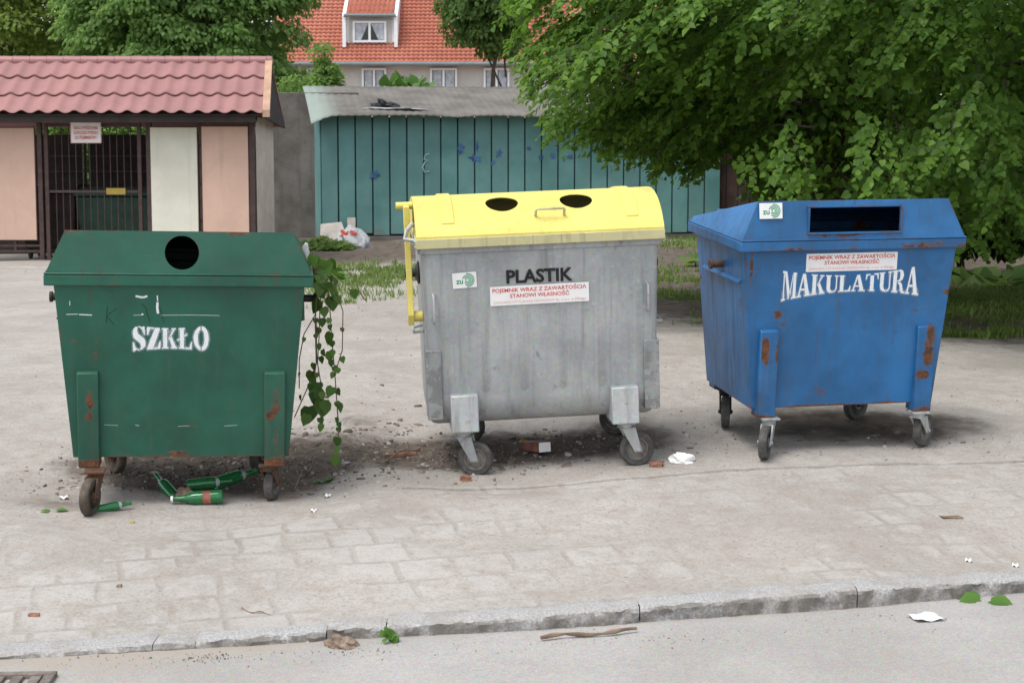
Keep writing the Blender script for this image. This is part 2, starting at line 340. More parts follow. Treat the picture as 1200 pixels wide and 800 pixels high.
def np_mesh(name, V, F, mat, parent=None, smooth=False):     # V (n,3), F list of (k,4)/(k,3) index arrays
    me = bpy.data.meshes.new(name); V = np.asarray(V, np.float32); me.vertices.add(len(V)); me.vertices.foreach_set('co', V.ravel())
    F = F if isinstance(F, list) else [F]
    idx = np.concatenate([f.ravel() for f in F]).astype(np.int32); cnt = np.concatenate([np.full(len(f), f.shape[1]) for f in F]).astype(np.int32)
    me.loops.add(len(idx)); me.loops.foreach_set('vertex_index', idx); me.polygons.add(len(cnt)); me.polygons.foreach_set('loop_start', np.concatenate([[0], np.cumsum(cnt)[:-1]]).astype(np.int32))
    try: me.polygons.foreach_set('loop_total', cnt)
    except Exception: pass
    me.update(calc_edges=True); me.validate()
    return link(name, me, mat, parent, smooth)
def grid_faces(nx, ny):
    i = np.arange(nx - 1)[None, :] + np.arange(ny - 1)[:, None] * nx; i = i.ravel()
    return np.stack([i, i + 1, i + 1 + nx, i + nx], 1)
def frame(o, ex, ey):                                    # matrix whose x, y span a surface and z points off it
    ex = Vector(ex).normalized(); ey = Vector(ey); ez = ex.cross(ey).normalized(); ey = ez.cross(ex).normalized()
    m = Matrix.Identity(4)
    for i in range(3): m[i][0] = ex[i]; m[i][1] = ey[i]; m[i][2] = ez[i]; m[i][3] = o[i]
    return m
def text(body, size, M, mat, parent, name='lettering', bold=0., width=None, align='CENTER', shear=0.):
    c = bpy.data.curves.new(name, 'FONT'); c.body = body; c.size = size; c.offset = bold; c.align_x = align; c.align_y = 'CENTER'; c.resolution_u = 3; c.space_line = .85
    t = bpy.data.objects.new(name, c); COL.objects.link(t); bpy.context.view_layer.update(); dg = bpy.context.evaluated_depsgraph_get()
    me = bpy.data.meshes.new_from_object(t.evaluated_get(dg)); bpy.data.objects.remove(t)
    if width:
        xs = [v.co.x for v in me.vertices]; k = width / (max(xs) - min(xs)); c0 = (max(xs) + min(xs)) / 2
        for v in me.vertices: v.co.x = (v.co.x - c0) * k
    me.transform(M); me.materials.clear()
    return link(name, me, mat, parent)
# stencil letters with heavy serifs
STEM = [(0, 0), (.42, 0), (.42, .06), (.34, .06), (.34, .94), (.42, .94), (.42, 1), (0, 1), (0, .94), (.08, .94), (.08, .06), (0, .06)]
def _half(sg):
    o = [(.5 + sg * (.02 + .48 * math.sin(t)), .5 + .5 * math.cos(t)) for t in np.linspace(.05, math.pi - .05, 12)]; i = [(.5 + sg * (.02 + .2 * math.sin(t)), .5 + .36 * math.cos(t)) for t in np.linspace(math.pi - .08, .08, 10)]
    return o + i
ELL = [[(0, 0), (.38, 0), (.38, .06), (.34, .06), (.34, .94), (.42, .94), (.42, 1), (0, 1), (0, .94), (.08, .94), (.08, .06), (0, .06)], [(.42, 0), (.84, 0), (.88, .34), (.82, .34), (.7, .07), (.42, .07)]]
GL = {'M': (1.05, [[(0, 0), (.24, 0), (.24, .06), (.16, .06), (.16, .9), (.09, .9), (.09, .06), (0, .06)], [(.02, 1), (.32, 1), (.57, .3), (.52, .02), (.46, .02), (.18, .9), (.02, .94)], [(.58, .24), (.61, .1), (.77, .8), (.77, 1)], [(.72, 0), (1.05, 0), (1.05, .06), (1.0, .06), (1.0, .94), (1.05, .94), (1.05, 1), (.8, 1), (.8, .06), (.72, .06)]]),
 'A': (1., [[(0, 0), (.3, 0), (.3, .06), (.2, .06), (.44, .82), (.42, .95), (.38, .95), (.1, .06), (0, .06)], [(.4, 1), (.6, 1), (.92, .06), (1, .06), (1, 0), (.56, 0), (.56, .06), (.64, .06), (.46, .72)], [(.27, .27), (.56, .27), (.54, .35), (.3, .35)]]),
 'K': (1., [STEM, [(.40, .46), (.46, .42), (.84, .94), (.92, .94), (.92, 1), (.62, 1), (.62, .94), (.72, .94)], [(.46, .52), (.58, .66), (.92, .06), (1, .06), (1, 0), (.58, 0), (.58, .06), (.66, .06)]]),
 'U': (.94, [[(0, 1), (.42, 1), (.42, .94), (.34, .94), (.34, .25), (.42, .1), (.52, .08), (.52, 0), (.36, 0), (.18, .07), (.08, .25), (.08, .94), (0, .94)], [(.56, 0), (.56, .07), (.68, .1), (.76, .25), (.76, .94), (.66, .94), (.66, 1), (.94, 1), (.94, .94), (.84, .94), (.84, .22), (.74, .05)]]),
 'L': (.88, ELL), 'Ł': (.88, ELL + [[(-.08, .36), (-.08, .44), (.06, .52), (.06, .44)], [(.36, .56), (.36, .64), (.54, .74), (.54, .66)]]),
 'T': (.96, [[(.28, 0), (.68, 0), (.68, .06), (.61, .06), (.61, .9), (.35, .9), (.35, .06), (.28, .06)], [(0, .66), (.05, .66), (.14, .92), (.33, .94), (.33, 1), (.02, 1)], [(.96, .66), (.91, .66), (.82, .92), (.63, .94), (.63, 1), (.94, 1)]]),
 'R': (.96, [STEM, [(.38, 1), (.6, 1), (.78, .93), (.86, .75), (.78, .58), (.62, .5), (.38, .48), (.38, .54), (.52, .56), (.58, .65), (.58, .85), (.52, .93), (.38, .94)], [(.44, .46), (.62, .46), (.76, .36), (.84, .08), (.96, .06), (.96, 0), (.72, 0), (.62, .1), (.56, .34), (.44, .4)]]),
 'Z': (.88, [[(0, 1), (0, .66), (.06, .66), (.2, .93), (.46, .93), (.46, 1)], [(.5, 1), (.84, 1), (.84, .93), (.38, 0), (0, 0), (0, .07), (.5, .93)], [(.42, 0), (.86, 0), (.88, .36), (.82, .36), (.68, .07), (.46, .07)]]),
 'S': (.86, [[(.08, .86), (.02, .68), (.08, .52), (.5, .3), (.56, .16), (.48, .03), (.62, .04), (.82, .14), (.86, .32), (.78, .48), (.38, .68), (.3, .8), (.36, .95), (.22, .95)], [(.4, .96), (.4, 1), (.6, .96), (.72, 1), (.8, 1), (.82, .66), (.76, .66), (.62, .88)], [(.44, .04), (.44, 0), (.26, .05), (.12, 0), (.04, 0), (.02, .34), (.08, .34), (.2, .12)]]),
 'O': (1., [_half(-1), _half(1)])}
def subdiv(poly, k=4):
    out = []
    for a, b in zip(poly, poly[1:] + poly[:1]): out += [(a[0] + (b[0] - a[0]) * i / k, a[1] + (b[1] - a[1]) * i / k) for i in range(k)]
    return out
def stencil(word, W_, hm, he, M, mat, parent, gap=.07, tilt=0.):
    ws = [GL[c][0] for c in word]; tot = sum(ws) + gap * (len(word) - 1); mb = MB(); x = 0
    for c, w in zip(word, ws):
        for p in GL[c][1]:
            q = []
            for a, b in subdiv(p):
                u = (x + a) / tot; h = hm + (he - hm) * (2 * u - 1) ** 2
                q.append(((u - .5) * W_, (b - .5) * h + tilt * (u - .5), 0))
            mb.add(q, [tuple(range(len(q)))], M)
        x += w + gap
    o = mb.build('lettering', mat, parent); soft = MB(); x = 0
    for d, z in ((.0035, -.0006), (.008, -.0012)):
        x = 0
        for c, w in zip(word, ws):
            for p in GL[c][1]:
                q = []
                for a, b in subdiv(p):
                    u = (x + a) / tot; h = hm + (he - hm) * (2 * u - 1) ** 2; q.append(((u - .5) * W_, (b - .5) * h + tilt * (u - .5)))
                n = len(q); ar = sum(q[i][0] * q[(i + 1) % n][1] - q[(i + 1) % n][0] * q[i][1] for i in range(n)); sg = 1 if ar > 0 else -1; r = []
                for i in range(n):
                    dx, dy = q[(i + 1) % n][0] - q[i - 1][0], q[(i + 1) % n][1] - q[i - 1][1]; l = math.hypot(dx, dy) or 1; r.append((q[i][0] + sg * dy / l * d, q[i][1] - sg * dx / l * d, z))
                soft.add(r, [tuple(range(n))], M)
            x += w + gap
    soft.build('overspray', 'mist_paint', parent)
    return o

# ------------------------------------------------------------------ ground, pavement, road, kerb
def spaced(a, b, st, lim_lo, lim_hi, g=1.16):
    v = list(np.arange(a, b + st / 2, st)); s_ = st
    while v[-1] < lim_hi: s_ *= g; v.append(v[-1] + s_)
    s_ = st
    while v[0] > lim_lo: s_ *= g; v.insert(0, v[0] - s_)
    return np.array(v)
def attr(o, vals, name='soil'): a = o.data.attributes.new(name, 'FLOAT', 'POINT'); a.data.foreach_set('value', np.asarray(vals, np.float32))
gx = spaced(-3.3, 3.6, .022, -260, 260); gt = spaced(0, 5.2, .022, -.0, 400, 1.05)
X, T = np.meshgrid(gx, gt); Y = kerb_y(X) + .10 + T; Z = ground(X, Y)
Z = np.where(T < .12, np.minimum(Z, ground(X, Y, False)) - .05, Z)
go = np_mesh('ground', np.stack([X, Y, Z], -1).reshape(-1, 3), grid_faces(len(gx), len(gt)), 'earth', smooth=True); tag(go, kind='structure')
def blob(x, y, cx, cy, rx, ry): return np.exp(-(((x - cx) / rx) ** 2 + ((y - cy) / ry) ** 2) ** 1.5)
soil = np.zeros_like(X)
for (u, v, rx, ry, a) in [(420, 297, 1.6, 3.2, 1.), (330, 285, 2.5, 3, .9), (800, 300, 2.2, 4, .75), (800, 350, .9, 1.5, .5), (1180, 350, 3.4, 3.8, 1.0), (1300, 320, 6, 8, 1.0), (1000, 330, 5, 7, .9),
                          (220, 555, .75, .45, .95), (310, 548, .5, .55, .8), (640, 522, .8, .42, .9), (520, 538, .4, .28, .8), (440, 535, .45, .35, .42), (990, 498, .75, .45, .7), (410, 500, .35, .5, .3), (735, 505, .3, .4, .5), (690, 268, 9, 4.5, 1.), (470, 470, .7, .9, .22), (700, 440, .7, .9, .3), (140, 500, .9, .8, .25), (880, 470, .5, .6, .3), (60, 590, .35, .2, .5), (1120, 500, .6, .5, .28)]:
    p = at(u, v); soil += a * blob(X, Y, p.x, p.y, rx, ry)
attr(go, soil.ravel())
EDGE = [at(-200, 640), at(130, 608), at(240, 597), at(590, 573), at(830, 553), at(1200, 540), at(1500, 525)]
def edge_y(x): return np.interp(x, [p.x for p in EDGE], [p.y for p in EDGE])
nxp = gx[(gx > -9) & (gx < 9)]; tt = np.linspace(0, 1, 90); XP, TP = np.meshgrid(nxp, tt); YP = kerb_y(XP) + .075 + TP * (edge_y(XP) - kerb_y(XP) - .075)
ZP = ground(XP, YP) + .005 * np.where((TP > .99), 0, 1)
po = np_mesh('pavement', np.stack([XP, YP, ZP], -1).reshape(-1, 3), grid_faces(len(nxp), 90), 'pave', smooth=True); tag(po, kind='structure')
sp_ = np.zeros_like(XP)
for (u, v, rx, ry, a) in [(230, 575, .6, .25, .55), (1000, 560, .8, .2, .25), (560, 570, .3, .15, .4), (440, 575, .7, .2, .3)]:
    p = at(u, v); sp_ += a * blob(XP, YP, p.x, p.y, rx, ry)
attr(po, sp_.ravel()); q_ = at(330, 665); q2_ = at(640, 640); attr(po, (blob(XP, YP, q_.x, q_.y, 1.25, .75) + .6 * blob(XP, YP, q2_.x, q2_.y, .5, .4) - .5 * blob(XP, YP, 1.2, 8.2, .9, .7)).ravel(), 'bare')
rx_ = spaced(-3.2, 3.5, .03, -260, 260); rt = spaced(0, 1.4, .03, 0, 80, 1.1)
XR, TR = np.meshgrid(rx_, rt); YR = kerb_y(XR) + .06 - TR; ZR = ROADZ + (fbm(XR, YR, 1.5, 3, 5) - .45) * .012 + np.where(XR < -1.0, 0, 0)
ro = np_mesh('road', np.stack([XR, YR, ZR], -1).reshape(-1, 3), grid_faces(len(rx_), len(rt))[:, ::-1], 'road', smooth=True); tag(ro, kind='structure')
attr(ro, (np.exp(-TR / .10) * .9 + .5 * blob(XR, YR, -1.75, 6.6, .75, .35) + .3 * blob(XR, YR, -.9, 6.85, .4, .15)).ravel())
def kerb(x0, x1, ha, hb, wid=.2):
    n = max(4, int((x1 - x0) / .02)); xs = np.linspace(x0, x1, n); prof = [(0, -.12), (0, -.5), (0, 0.)]
    q = [(-.004, -.15), (.004, -.06), (.0, -.018), (.008, -.006), (.022, 0), (.07, .003), (.13, .002), (wid - .015, 0), (wid, -.012), (wid, -.15)]
    V = []
    for i, x in enumerate(xs):
        y = float(kerb_y(x)); h = ROADZ + ha + (hb - ha) * (x - x0) / (x1 - x0); e = .005 if i in (0, n - 1) else 0
        for a, b in q:
            j = (vnoise(x * 1., a * 9 + b * 7, 26, 4) - .5); j2 = (vnoise(x, a * 5 + b, 60, 8) - .5)
            V.append((x, y + a + (j * .022 + j2 * .01) * (1 if a < .06 else .6) + e * (1 if a < .1 else -1), h + b + (j2 * .006 + j * .006) - e * .6))
    m = len(q); F = [(i * m + k, (i + 1) * m + k, (i + 1) * m + k + 1, i * m + k + 1) for i in range(n - 1) for k in range(m - 1)]
    mb = MB().add(V, F + [tuple(range(m)), tuple(reversed(range((n - 1) * m, n * m)))])
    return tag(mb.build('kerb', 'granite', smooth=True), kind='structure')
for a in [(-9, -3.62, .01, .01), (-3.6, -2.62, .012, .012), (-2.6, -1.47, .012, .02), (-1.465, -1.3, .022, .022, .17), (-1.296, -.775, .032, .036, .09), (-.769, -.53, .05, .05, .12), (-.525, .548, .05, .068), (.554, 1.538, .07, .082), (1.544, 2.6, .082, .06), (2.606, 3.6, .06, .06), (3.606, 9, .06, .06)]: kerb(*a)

ed = []
for i, x in enumerate(np.arange(-.6, 5.5, .04)):
    y = float(edge_y(x)); z = float(ground(x, y)) + .012 + .008 * (vnoise(x, 0, 3, 2) - .5)
    ed += [(x, y - .03, z - .05), (x, y - .028, z), (x, y + .026, z + .002), (x, y + .03, z - .05)]
n_ = len(ed) // 4; tag(MB().add(ed, [(i * 4 + k, i * 4 + k + 1, i * 4 + k + 5, i * 4 + k + 4) for i in range(n_ - 1) for k in range(3)]).build('pavement_edging', 'pave', smooth=True), kind='structure')
# ------------------------------------------------------------------ waste containers
OFF = Vector((0, DEPTH / 2, 0))                          # part meshes are drawn from the rim's front edge, the Empty stands under the middle
def L(mb): mb.v = [(p[0], p[1] - OFF.y, p[2]) for p in mb.v]; return mb
def Lm(M): return Matrix.Translation(-OFF) @ M
def bin_root(b, label):
    o = empty('waste_container', (0, 0, 0), label, 'waste container', 'three large wheeled recycling containers')
    o.matrix_world = bin_matrix(b) @ Matrix.Translation(OFF) @ Matrix.Diagonal((1, 1, 1.02 if b == 'grey' else 1, 1)); return o
def face_M(x, z, y0=.04, slope=.049 / .926, off=.0025):  # surface frame on the body's front
    up = Vector((0, -slope, 1)); p = Vector((x, y0 + (1.2 - z) * slope, z)); n = Vector((1, 0, 0)).cross(up).normalized()
    return Lm(frame(p + n * off, (1, 0, 0), up))
def rect(M, w, h, name, mat, parent, th=.0008, rot=0):
    M = M @ Matrix.Rotation(rot, 4, 'Z'); return MB().box((0, 0, 0), (w, h, th), M).build(name, mat, parent, bevel=.0006, seg=1)
def logo(M, w, h, parent, rot=0):
    s = rect(M, w, h, 'sticker', 'paper', parent, rot=rot); M = M @ Matrix.Rotation(rot, 4, 'Z') @ Matrix.Translation((0, 0, .0014))
    text('zu', h * .5, M @ Matrix.Translation((-w * .2, -h * .06, 0)), 'green_ink', s, bold=.001)
    mb = MB()
    for r, a0, a1 in ((.12, 0, 360), (.22, -150, 150), (.32, -120, 165), (.42, -100, 100)):
        n = 28; v = []
        for i in range(n + 1):
            t = R(a0 + (a1 - a0) * i / n)
            for k in (-.028, .028): v.append((w * .12 + h * (r + k) * math.cos(t), h * (r + k) * math.sin(t), 0))
        mb.add(v, [(2 * i, 2 * i + 1, 2 * i + 3, 2 * i + 2) for i in range(n)], M)
    mb.build('emblem', 'green_ink', s)
def notice(M, w, h, parent, rot=0):
    s = rect(M, w, h, 'sticker', 'paper', parent, rot=rot); M = M @ Matrix.Rotation(rot, 4, 'Z') @ Matrix.Translation((0, 0, .0014))
    text('POJEMNIK WRAZ Z ZAWARTOŚCIĄ', .03, M @ Matrix.Translation((0, h * .27, 0)), 'red_ink', s, bold=.0006, width=w * .95)
    text('STANOWI WŁASNOŚĆ', .03, M @ Matrix.Translation((0, -h * .03, 0)), 'red_ink', s, bold=.0006, width=w * .6)
    text('ZAKŁADU UTYLIZACJI ODPADÓW Sp. z o.o. w Elblągu', .019, M @ Matrix.Translation((0, -h * .34, 0)), 'pale_red_ink', s, width=w * .94)
def caster(parent, sx, sy, cx, cy, top, tyre='tyre', hub='hub', fork='zinc', r=.1):
    """swivel at (sx, sy), wheel standing at (cx, cy); the wheel rolls along the line from the one to the other"""
    d = Vector((cx - sx, cy - sy, 0)); d.normalize(); ax = Vector((-d.y, d.x, 0))
    c = Vector((cx, cy, r - .004)); mb = MB()
    mb.box((sx, sy, top - .006), (.105, .105, .012)); mb.lathe([(.04, top - .035), (.04, top - .012)], 16, Matrix.Translation((sx, sy, 0)))
    zt = top - .034
    for s in (-1, 1):
        o = ax * s * .032; q = ax * s * .005
        a = Vector((sx, sy, 0)); p = [a + d * -.035 + o + Vector((0, 0, zt)), a + d * .05 + o + Vector((0, 0, zt)), c + d * .022 + o + Vector((0, 0, -.012)), c - d * .022 + o + Vector((0, 0, -.012))]
        mb.hexa([v - q for v in p] + [v + q for v in p])
    t = [Vector((sx, sy, zt)) + d * i * .04 + ax * j * .037 for i, j in ((-1, -1), (1.3, -1), (1.3, 1), (-1, 1))]
    mb.hexa([v - Vector((0, 0, .006)) for v in t] + [v for v in t])
    mb.tube([c - ax * .045, c + ax * .045], .011, 10)
    f = L(mb).build('caster', fork, parent, bevel=.002)
    M = frame(c, d, ax.cross(d)) ; 
    prof = [(r * .62, -.02), (r * .9, -.024), (r * .97, -.019), (r, -.008), (r, .008), (r * .97, .019), (r * .9, .024), (r * .62, .02), (r * .62, -.02)]
    M3 = frame(c, d, Vector((0, 0, 1)))
    L(MB().lathe(prof, 32, M3)).build('tyre', tyre, f, smooth=True)
    L(MB().lathe([(.022, -.026), (.03, -.026), (.03, -.012), (r * .5, -.010), (r * .56, -.019), (r * .635, -.019), (r * .635, .019), (r * .56, .019), (r * .5, .010), (.03, .012), (.03, .026), (.022, .026)], 28, M3)).build('wheel_rim', hub, f, smooth=True)
def steel_bin(key, label, P, PW, cutters, casters):
    root = bin_root(key, label); D = DEPTH
    # body: open sheet-steel tub narrowing downwards
    t = [(-.640, .038, 1.205), (.640, .038, 1.205), (.640, D - .038, 1.205), (-.640, D - .038, 1.205)]; bt = [(-.562, .089, .273), (.562, .089, .273), (.562, D - .089, .273), (-.562, D - .089, .273)]
    mb = MB().add(bt + t, [(3, 2, 1, 0), (0, 1, 5, 4), (1, 2, 6, 5), (2, 3, 7, 6), (3, 0, 4, 7)]); body = L(mb).build('body', P, root)
    m = body.modifiers.new('s', 'SOLIDIFY'); m.thickness = .006; m.offset = -1; m = body.modifiers.new('b', 'BEVEL'); m.width = .012; m.segments = 3; m.limit_method = 'ANGLE'; m.angle_limit = R(50)
    # rim: folded collar
    o = [(-.685, 0), (.685, 0), (.685, D), (-.685, D)]; i_ = [(-.615, .062), (.615, .062), (.615, D - .062), (-.615, D - .062)]
    v = [(x, y, z) for z, q in ((1.198, o), (1.256, o), (1.256, i_), (1.198, i_)) for x, y in q]
    f = [(a * 4 + k, a * 4 + (k + 1) % 4, ((a + 1) % 4) * 4 + (k + 1) % 4, ((a + 1) % 4) * 4 + k) for a in range(4) for k in range(4)]
    L(MB().add(v, f)).build('rim', PW if key == 'blue' else P, root, bevel=.007)
    # lid: wedge, high at the front
    zb = 1.262
    v = [(-.676, .006, zb), (.676, .006, zb), (.672, D - .004, zb), (-.672, D - .004, zb), (-.577, .037, 1.481), (.577, .037, 1.481), (.655, D - .02, 1.292), (-.655, D - .02, 1.292)]
    lid = L(MB().add(v, [(0, 1, 5, 4), (1, 2, 6, 5), (2, 3, 7, 6), (3, 0, 4, 7), (4, 5, 6, 7)])).build('lid', P, root)
    cut(lid, [L(c) for c in cutters], .006); lid.data.materials.clear(); lid.data.materials.append(MT[P])
    bm_ = lid.modifiers.new('bevel', 'BEVEL'); bm_.width = .004; bm_.segments = 2; bm_.limit_method = 'ANGLE'; bm_.angle_limit = R(30)
    # thin lip where the lid sits on the collar
    o2 = [(-.683, -.002), (.683, -.002), (.681, D + .002), (-.681, D + .002)]; i2 = [(-.655, .03), (.655, .03), (.655, D - .03), (-.655, D - .03)]
    v = [(x, y, z) for z, q in ((1.2575, o2), (1.2655, o2), (1.2655, i2), (1.2575, i2)) for x, y in q]
    L(MB().add(v, f)).build('lid_flange', P, lid, bevel=.002)
    for sx in (-.45, .45):
        L(MB().box((sx, D - .02, 1.305), (.09, .07, .05)).tube([(sx - .06, D + .02, 1.30), (sx + .06, D + .02, 1.30)], .014, 12)).build('hinge', PW, lid, bevel=.004)
    # wheel brackets: upright channels on front and back
    for sx in (-1, 1):
        for back in (0, 1):
            xc = sx * .478 + (-.0 if sx < 0 else .008); pr_ = [(.730, .030), (.30, .035), (.222, .035)]; w = .055
            def yy(z, o_): y = .04 + (1.2 - z) * .0529 - o_; return D - y if back else y
            p = [(xc - w, yy(.228, .04)), (xc + w, yy(.228, .04))]
            v = [(xc - w, yy(.226, .045), .226), (xc + w, yy(.226, .045), .226), (xc + w, yy(.226, -.07), .226), (xc - w, yy(.226, -.07), .226),
                 (xc - w, yy(.735, .03), .735), (xc + w, yy(.735, .03), .735), (xc + w, yy(.735, -.002), .745), (xc - w, yy(.735, -.002), .745)]
            L(MB().hexa(v)).build('wheel_bracket', PW, root, bevel=.006)
    # lifting trunnions and a rib along each side
    for sx in (-1, 1):
        L(MB().tube([(sx * .60, .46, 1.067), (sx * .70, .46, 1.067)], .021, 16).tube([(sx * .695, .46, 1.067), (sx * .712, .46, 1.067)], .029, 16)).build('trunnion', 'dark' if key == 'green' else 'rust', root, bevel=.002)
        L(MB().hexa([(sx * .60, .15, .985), (sx * .645, .15, 1.0), (sx * .655, D - .2, 1.0), (sx * .60, D - .2, .985), (sx * .60, .15, 1.03), (sx * .632, .15, 1.02), (sx * .64, D - .2, 1.02), (sx * .60, D - .2, 1.03)])).build('side_rib', PW, root, bevel=.004)
    for a in casters: caster(root, *a)
    return root
def cyl_y(x, z, r, y0, y1, n=40): return MB().tube([(x, y0, z), (x, y1, z)], r, n)
# green: glass
g = steel_bin('green', 'green steel glass container with one round hole, lettered SZKŁO', 'green', 'green_rust', [cyl_y(.01, 1.372, .087, -.2, .3)],
    [(-.445, .015, -.465, -.052, .226, 'tyre_brown', 'hub_rust', 'rust'), (.455, .125, .478, .195, .226, 'tyre', 'hub', 'rust'), (-.45, .86, -.41, .80, .226, 'tyre_brown', 'hub_rust', 'rust'), (.45, .86, .41, .79, .226, 'tyre', 'hub', 'rust')])
stencil('SZKŁO', .39, .108, .142, face_M(-.052, .918), 'white_paint', g, .1)
mb = MB()                                                # a ring of bent-in edge inside the round hole
def scratch(name, mat, pts, w):
    mb_ = MB()
    for (a, b), (c, d) in zip(pts, pts[1:]):
        dx, dz = c - a, d - b; l = math.hypot(dx, dz); nx, nz = -dz / l * w / 2, dx / l * w / 2
        q = [face_M(x, z) @ Vector((0, 0, 0)) for x, z in ((a - nx, b - nz), (c - nx, d - nz), (c + nx, d + nz), (a + nx, b + nz))]
        mb_.add(q, [(0, 1, 2, 3)])
    mb_.build(name, mat, g)
for pts, w in [([(-.372, 1.085), (-.378, 1.0)], .0035), ([(-.325, 1.075), (-.377, 1.035), (-.34, .99)], .003), ([(-.20, 1.1), (-.18, 1.085), (-.155, 1.0)], .003), ([(-.105, 1.08), (-.085, 1.0)], .0025)]: scratch('pen_scribble', 'black', pts, w)
for pts, w in [([(-.228, 1.142), (-.205, 1.137), (-.19, 1.135), (-.168, 1.142)], .011), ([(-.118, 1.146), (-.116, 1.115)], .006), ([(-.117, 1.11), (-.119, 1.08), (-.115, 1.05)], .012), ([(-.2, 1.045), (-.19, 1.046)], .008), ([(-.58, 1.043), (-.52, 1.045)], .003), ([(-.515, 1.043), (-.45, 1.04)], .005), ([(-.24, 1.04), (-.2, 1.042)], .0018), ([(-.1, 1.041), (.05, 1.043), (.2, 1.041)], .0018), ([(-.56, 1.115), (-.56, 1.09)], .003), ([(-.40, .452), (-.33, .447)], .0014), ([(-.24, .449), (-.22, .446)], .002), ([(-.02, .441), (.04, .444)], .0013), ([(.22, .442), (.29, .446)], .0014)]: scratch('paint_chip', 'white_paint', pts, w)
# blue: paper
SLOT = MB().hexa([(-.275, -.2, 1.302), (.275, -.2, 1.302), (.275, .3, 1.302), (-.275, .3, 1.302), (-.275, -.2, 1.44), (.275, -.2, 1.44), (.275, .3, 1.44), (-.275, .3, 1.44)])
b_ = steel_bin('blue', 'blue steel paper container with a wide slot, lettered MAKULATURA', 'blue', 'blue_rust', [SLOT],
    [(-.455, .07, -.503, -.012, .226, 'tyre', 'hub', 'zinc'), (.475, .075, .537, .125, .226, 'tyre', 'hub', 'zinc'), (-.45, .86, -.475, .775, .226, 'tyre', 'hub', 'dark'), (.46, .86, .41, .835, .226, 'tyre', 'hub', 'dark')])
stencil('MAKULATURA', .835, .094, .176, face_M(.006, 1.0), 'white_paint', b_, .05, .012)
notice(face_M(.003, 1.125), .555, .105, b_, R(.2)); logo(Lm(frame(Vector((-.507, .0165, 1.428)), (1, 0, 0), (0, .031, .219))), .136, .088, b_, R(.5))
fr = MB()                                                # raised edge round the slot
for a, c in (((-.286, -.003, 1.291), (.286, .012, 1.302)), ((-.286, .022, 1.44), (.286, .036, 1.451)), ((-.286, .005, 1.3025), (-.275, .03, 1.4395)), ((.275, .005, 1.3025), (.286, .03, 1.4395))): fr.b2(a, c)
L(fr).build('slot_frame', 'blue_rust', b_, bevel=.002)
# grey: plastic, with domed yellow lid
y_ = bin_root('grey', 'galvanised grey plastic container with domed yellow lid, lettered PLASTIK'); D = DEPTH
prof = [(.026, 1.262), (.055, .44)] + [(.055 + .15 * (1 - math.cos(t)), .44 - .165 * math.sin(t)) for t in np.linspace(.15, math.pi / 2, 8)]
prof = prof + [(D - a, z) for a, z in reversed(prof)]
N_ = len(prof); xs = [(-.660, .045), (-.654, .022), (-.638, .006), (-.61, 0), (.61, 0), (.638, .006), (.654, .022), (.660, .045)]; v = []
for x, sh_ in xs:                                        # the pressed ends are rounded towards the belly
    for yy_, z in prof:
        q = sh_ * min(1, max(.12, (1.0 - z) / .5)); v.append((x * (1 - .012 * (1.26 - z)), yy_ + (q if yy_ < D / 2 else -q), z + (q if z < .5 else 0)))
tub = MB().add(v, [(j * N_ + k, j * N_ + k + 1, j * N_ + N_ + k + 1, j * N_ + N_ + k) for j in range(7) for k in range(N_ - 1)] + [tuple(range(N_)), tuple(reversed(range(7 * N_, 8 * N_)))])
for x in (-.55, -.33, -.11, .11, .33, .55):             # pressed beads, round-topped
    z1, z0, w = 1.19, .50, .034; sgn = .003
    pts = [(x + w * math.cos(t), z1 + w * math.sin(t)) for t in np.linspace(0, math.pi, 9)] + [(x + w * math.cos(t), z0 + w * math.sin(t)) for t in np.linspace(math.pi, 2 * math.pi, 9)]
    def fy(z): return .026 + (1.262 - z) * .0353
    k0 = len(tub.v); outer = [(a, fy(z) + .002, z) for a, z in pts]; inner = [(x + (a - x) * .72, fy(z) - sgn, (z - (z1 if z > .8 else z0)) * .72 + (z1 if z > .8 else z0)) for a, z in pts]
    n_ = len(pts); tub.add(outer + inner, [(i, (i + 1) % n_, n_ + (i + 1) % n_, n_ + i) for i in range(n_)] + [tuple(range(n_, 2 * n_))])
body = L(tub).build('body', 'zinc', y_, bevel=.006)
L(MB().b2((-.672, .006, 1.258), (.672, .03, 1.29)).b2((-.672, D - .03, 1.258), (.672, D - .006, 1.29)).b2((-.684, .031, 1.2575), (-.66, D - .031, 1.289)).b2((.66, .031, 1.2575), (.684, D - .031, 1.289)).tube([(-.70, .012, 1.296), (.705, .012, 1.296)], .011, 10)).build('rim', 'zinc', y_, bevel=.005)
arc = [(-.03, 1.358), (-.012, 1.385), (.018, 1.415), (.055, 1.446), (.10, 1.474), (.15, 1.496), (.21, 1.514), (.28, 1.528), (.36, 1.534), (.46, 1.530), (.58, 1.513), (.70, 1.485), (.82, 1.448), (.92, 1.408), (D + .03, 1.345)]
n_ = len(arc); v = []
for x in (-.690, .690):
    for yy_, z in arc: v.append((x, yy_, z))
    v += [(x, -.03, 1.345), (x, D + .03, 1.335)]
m_ = n_ + 2
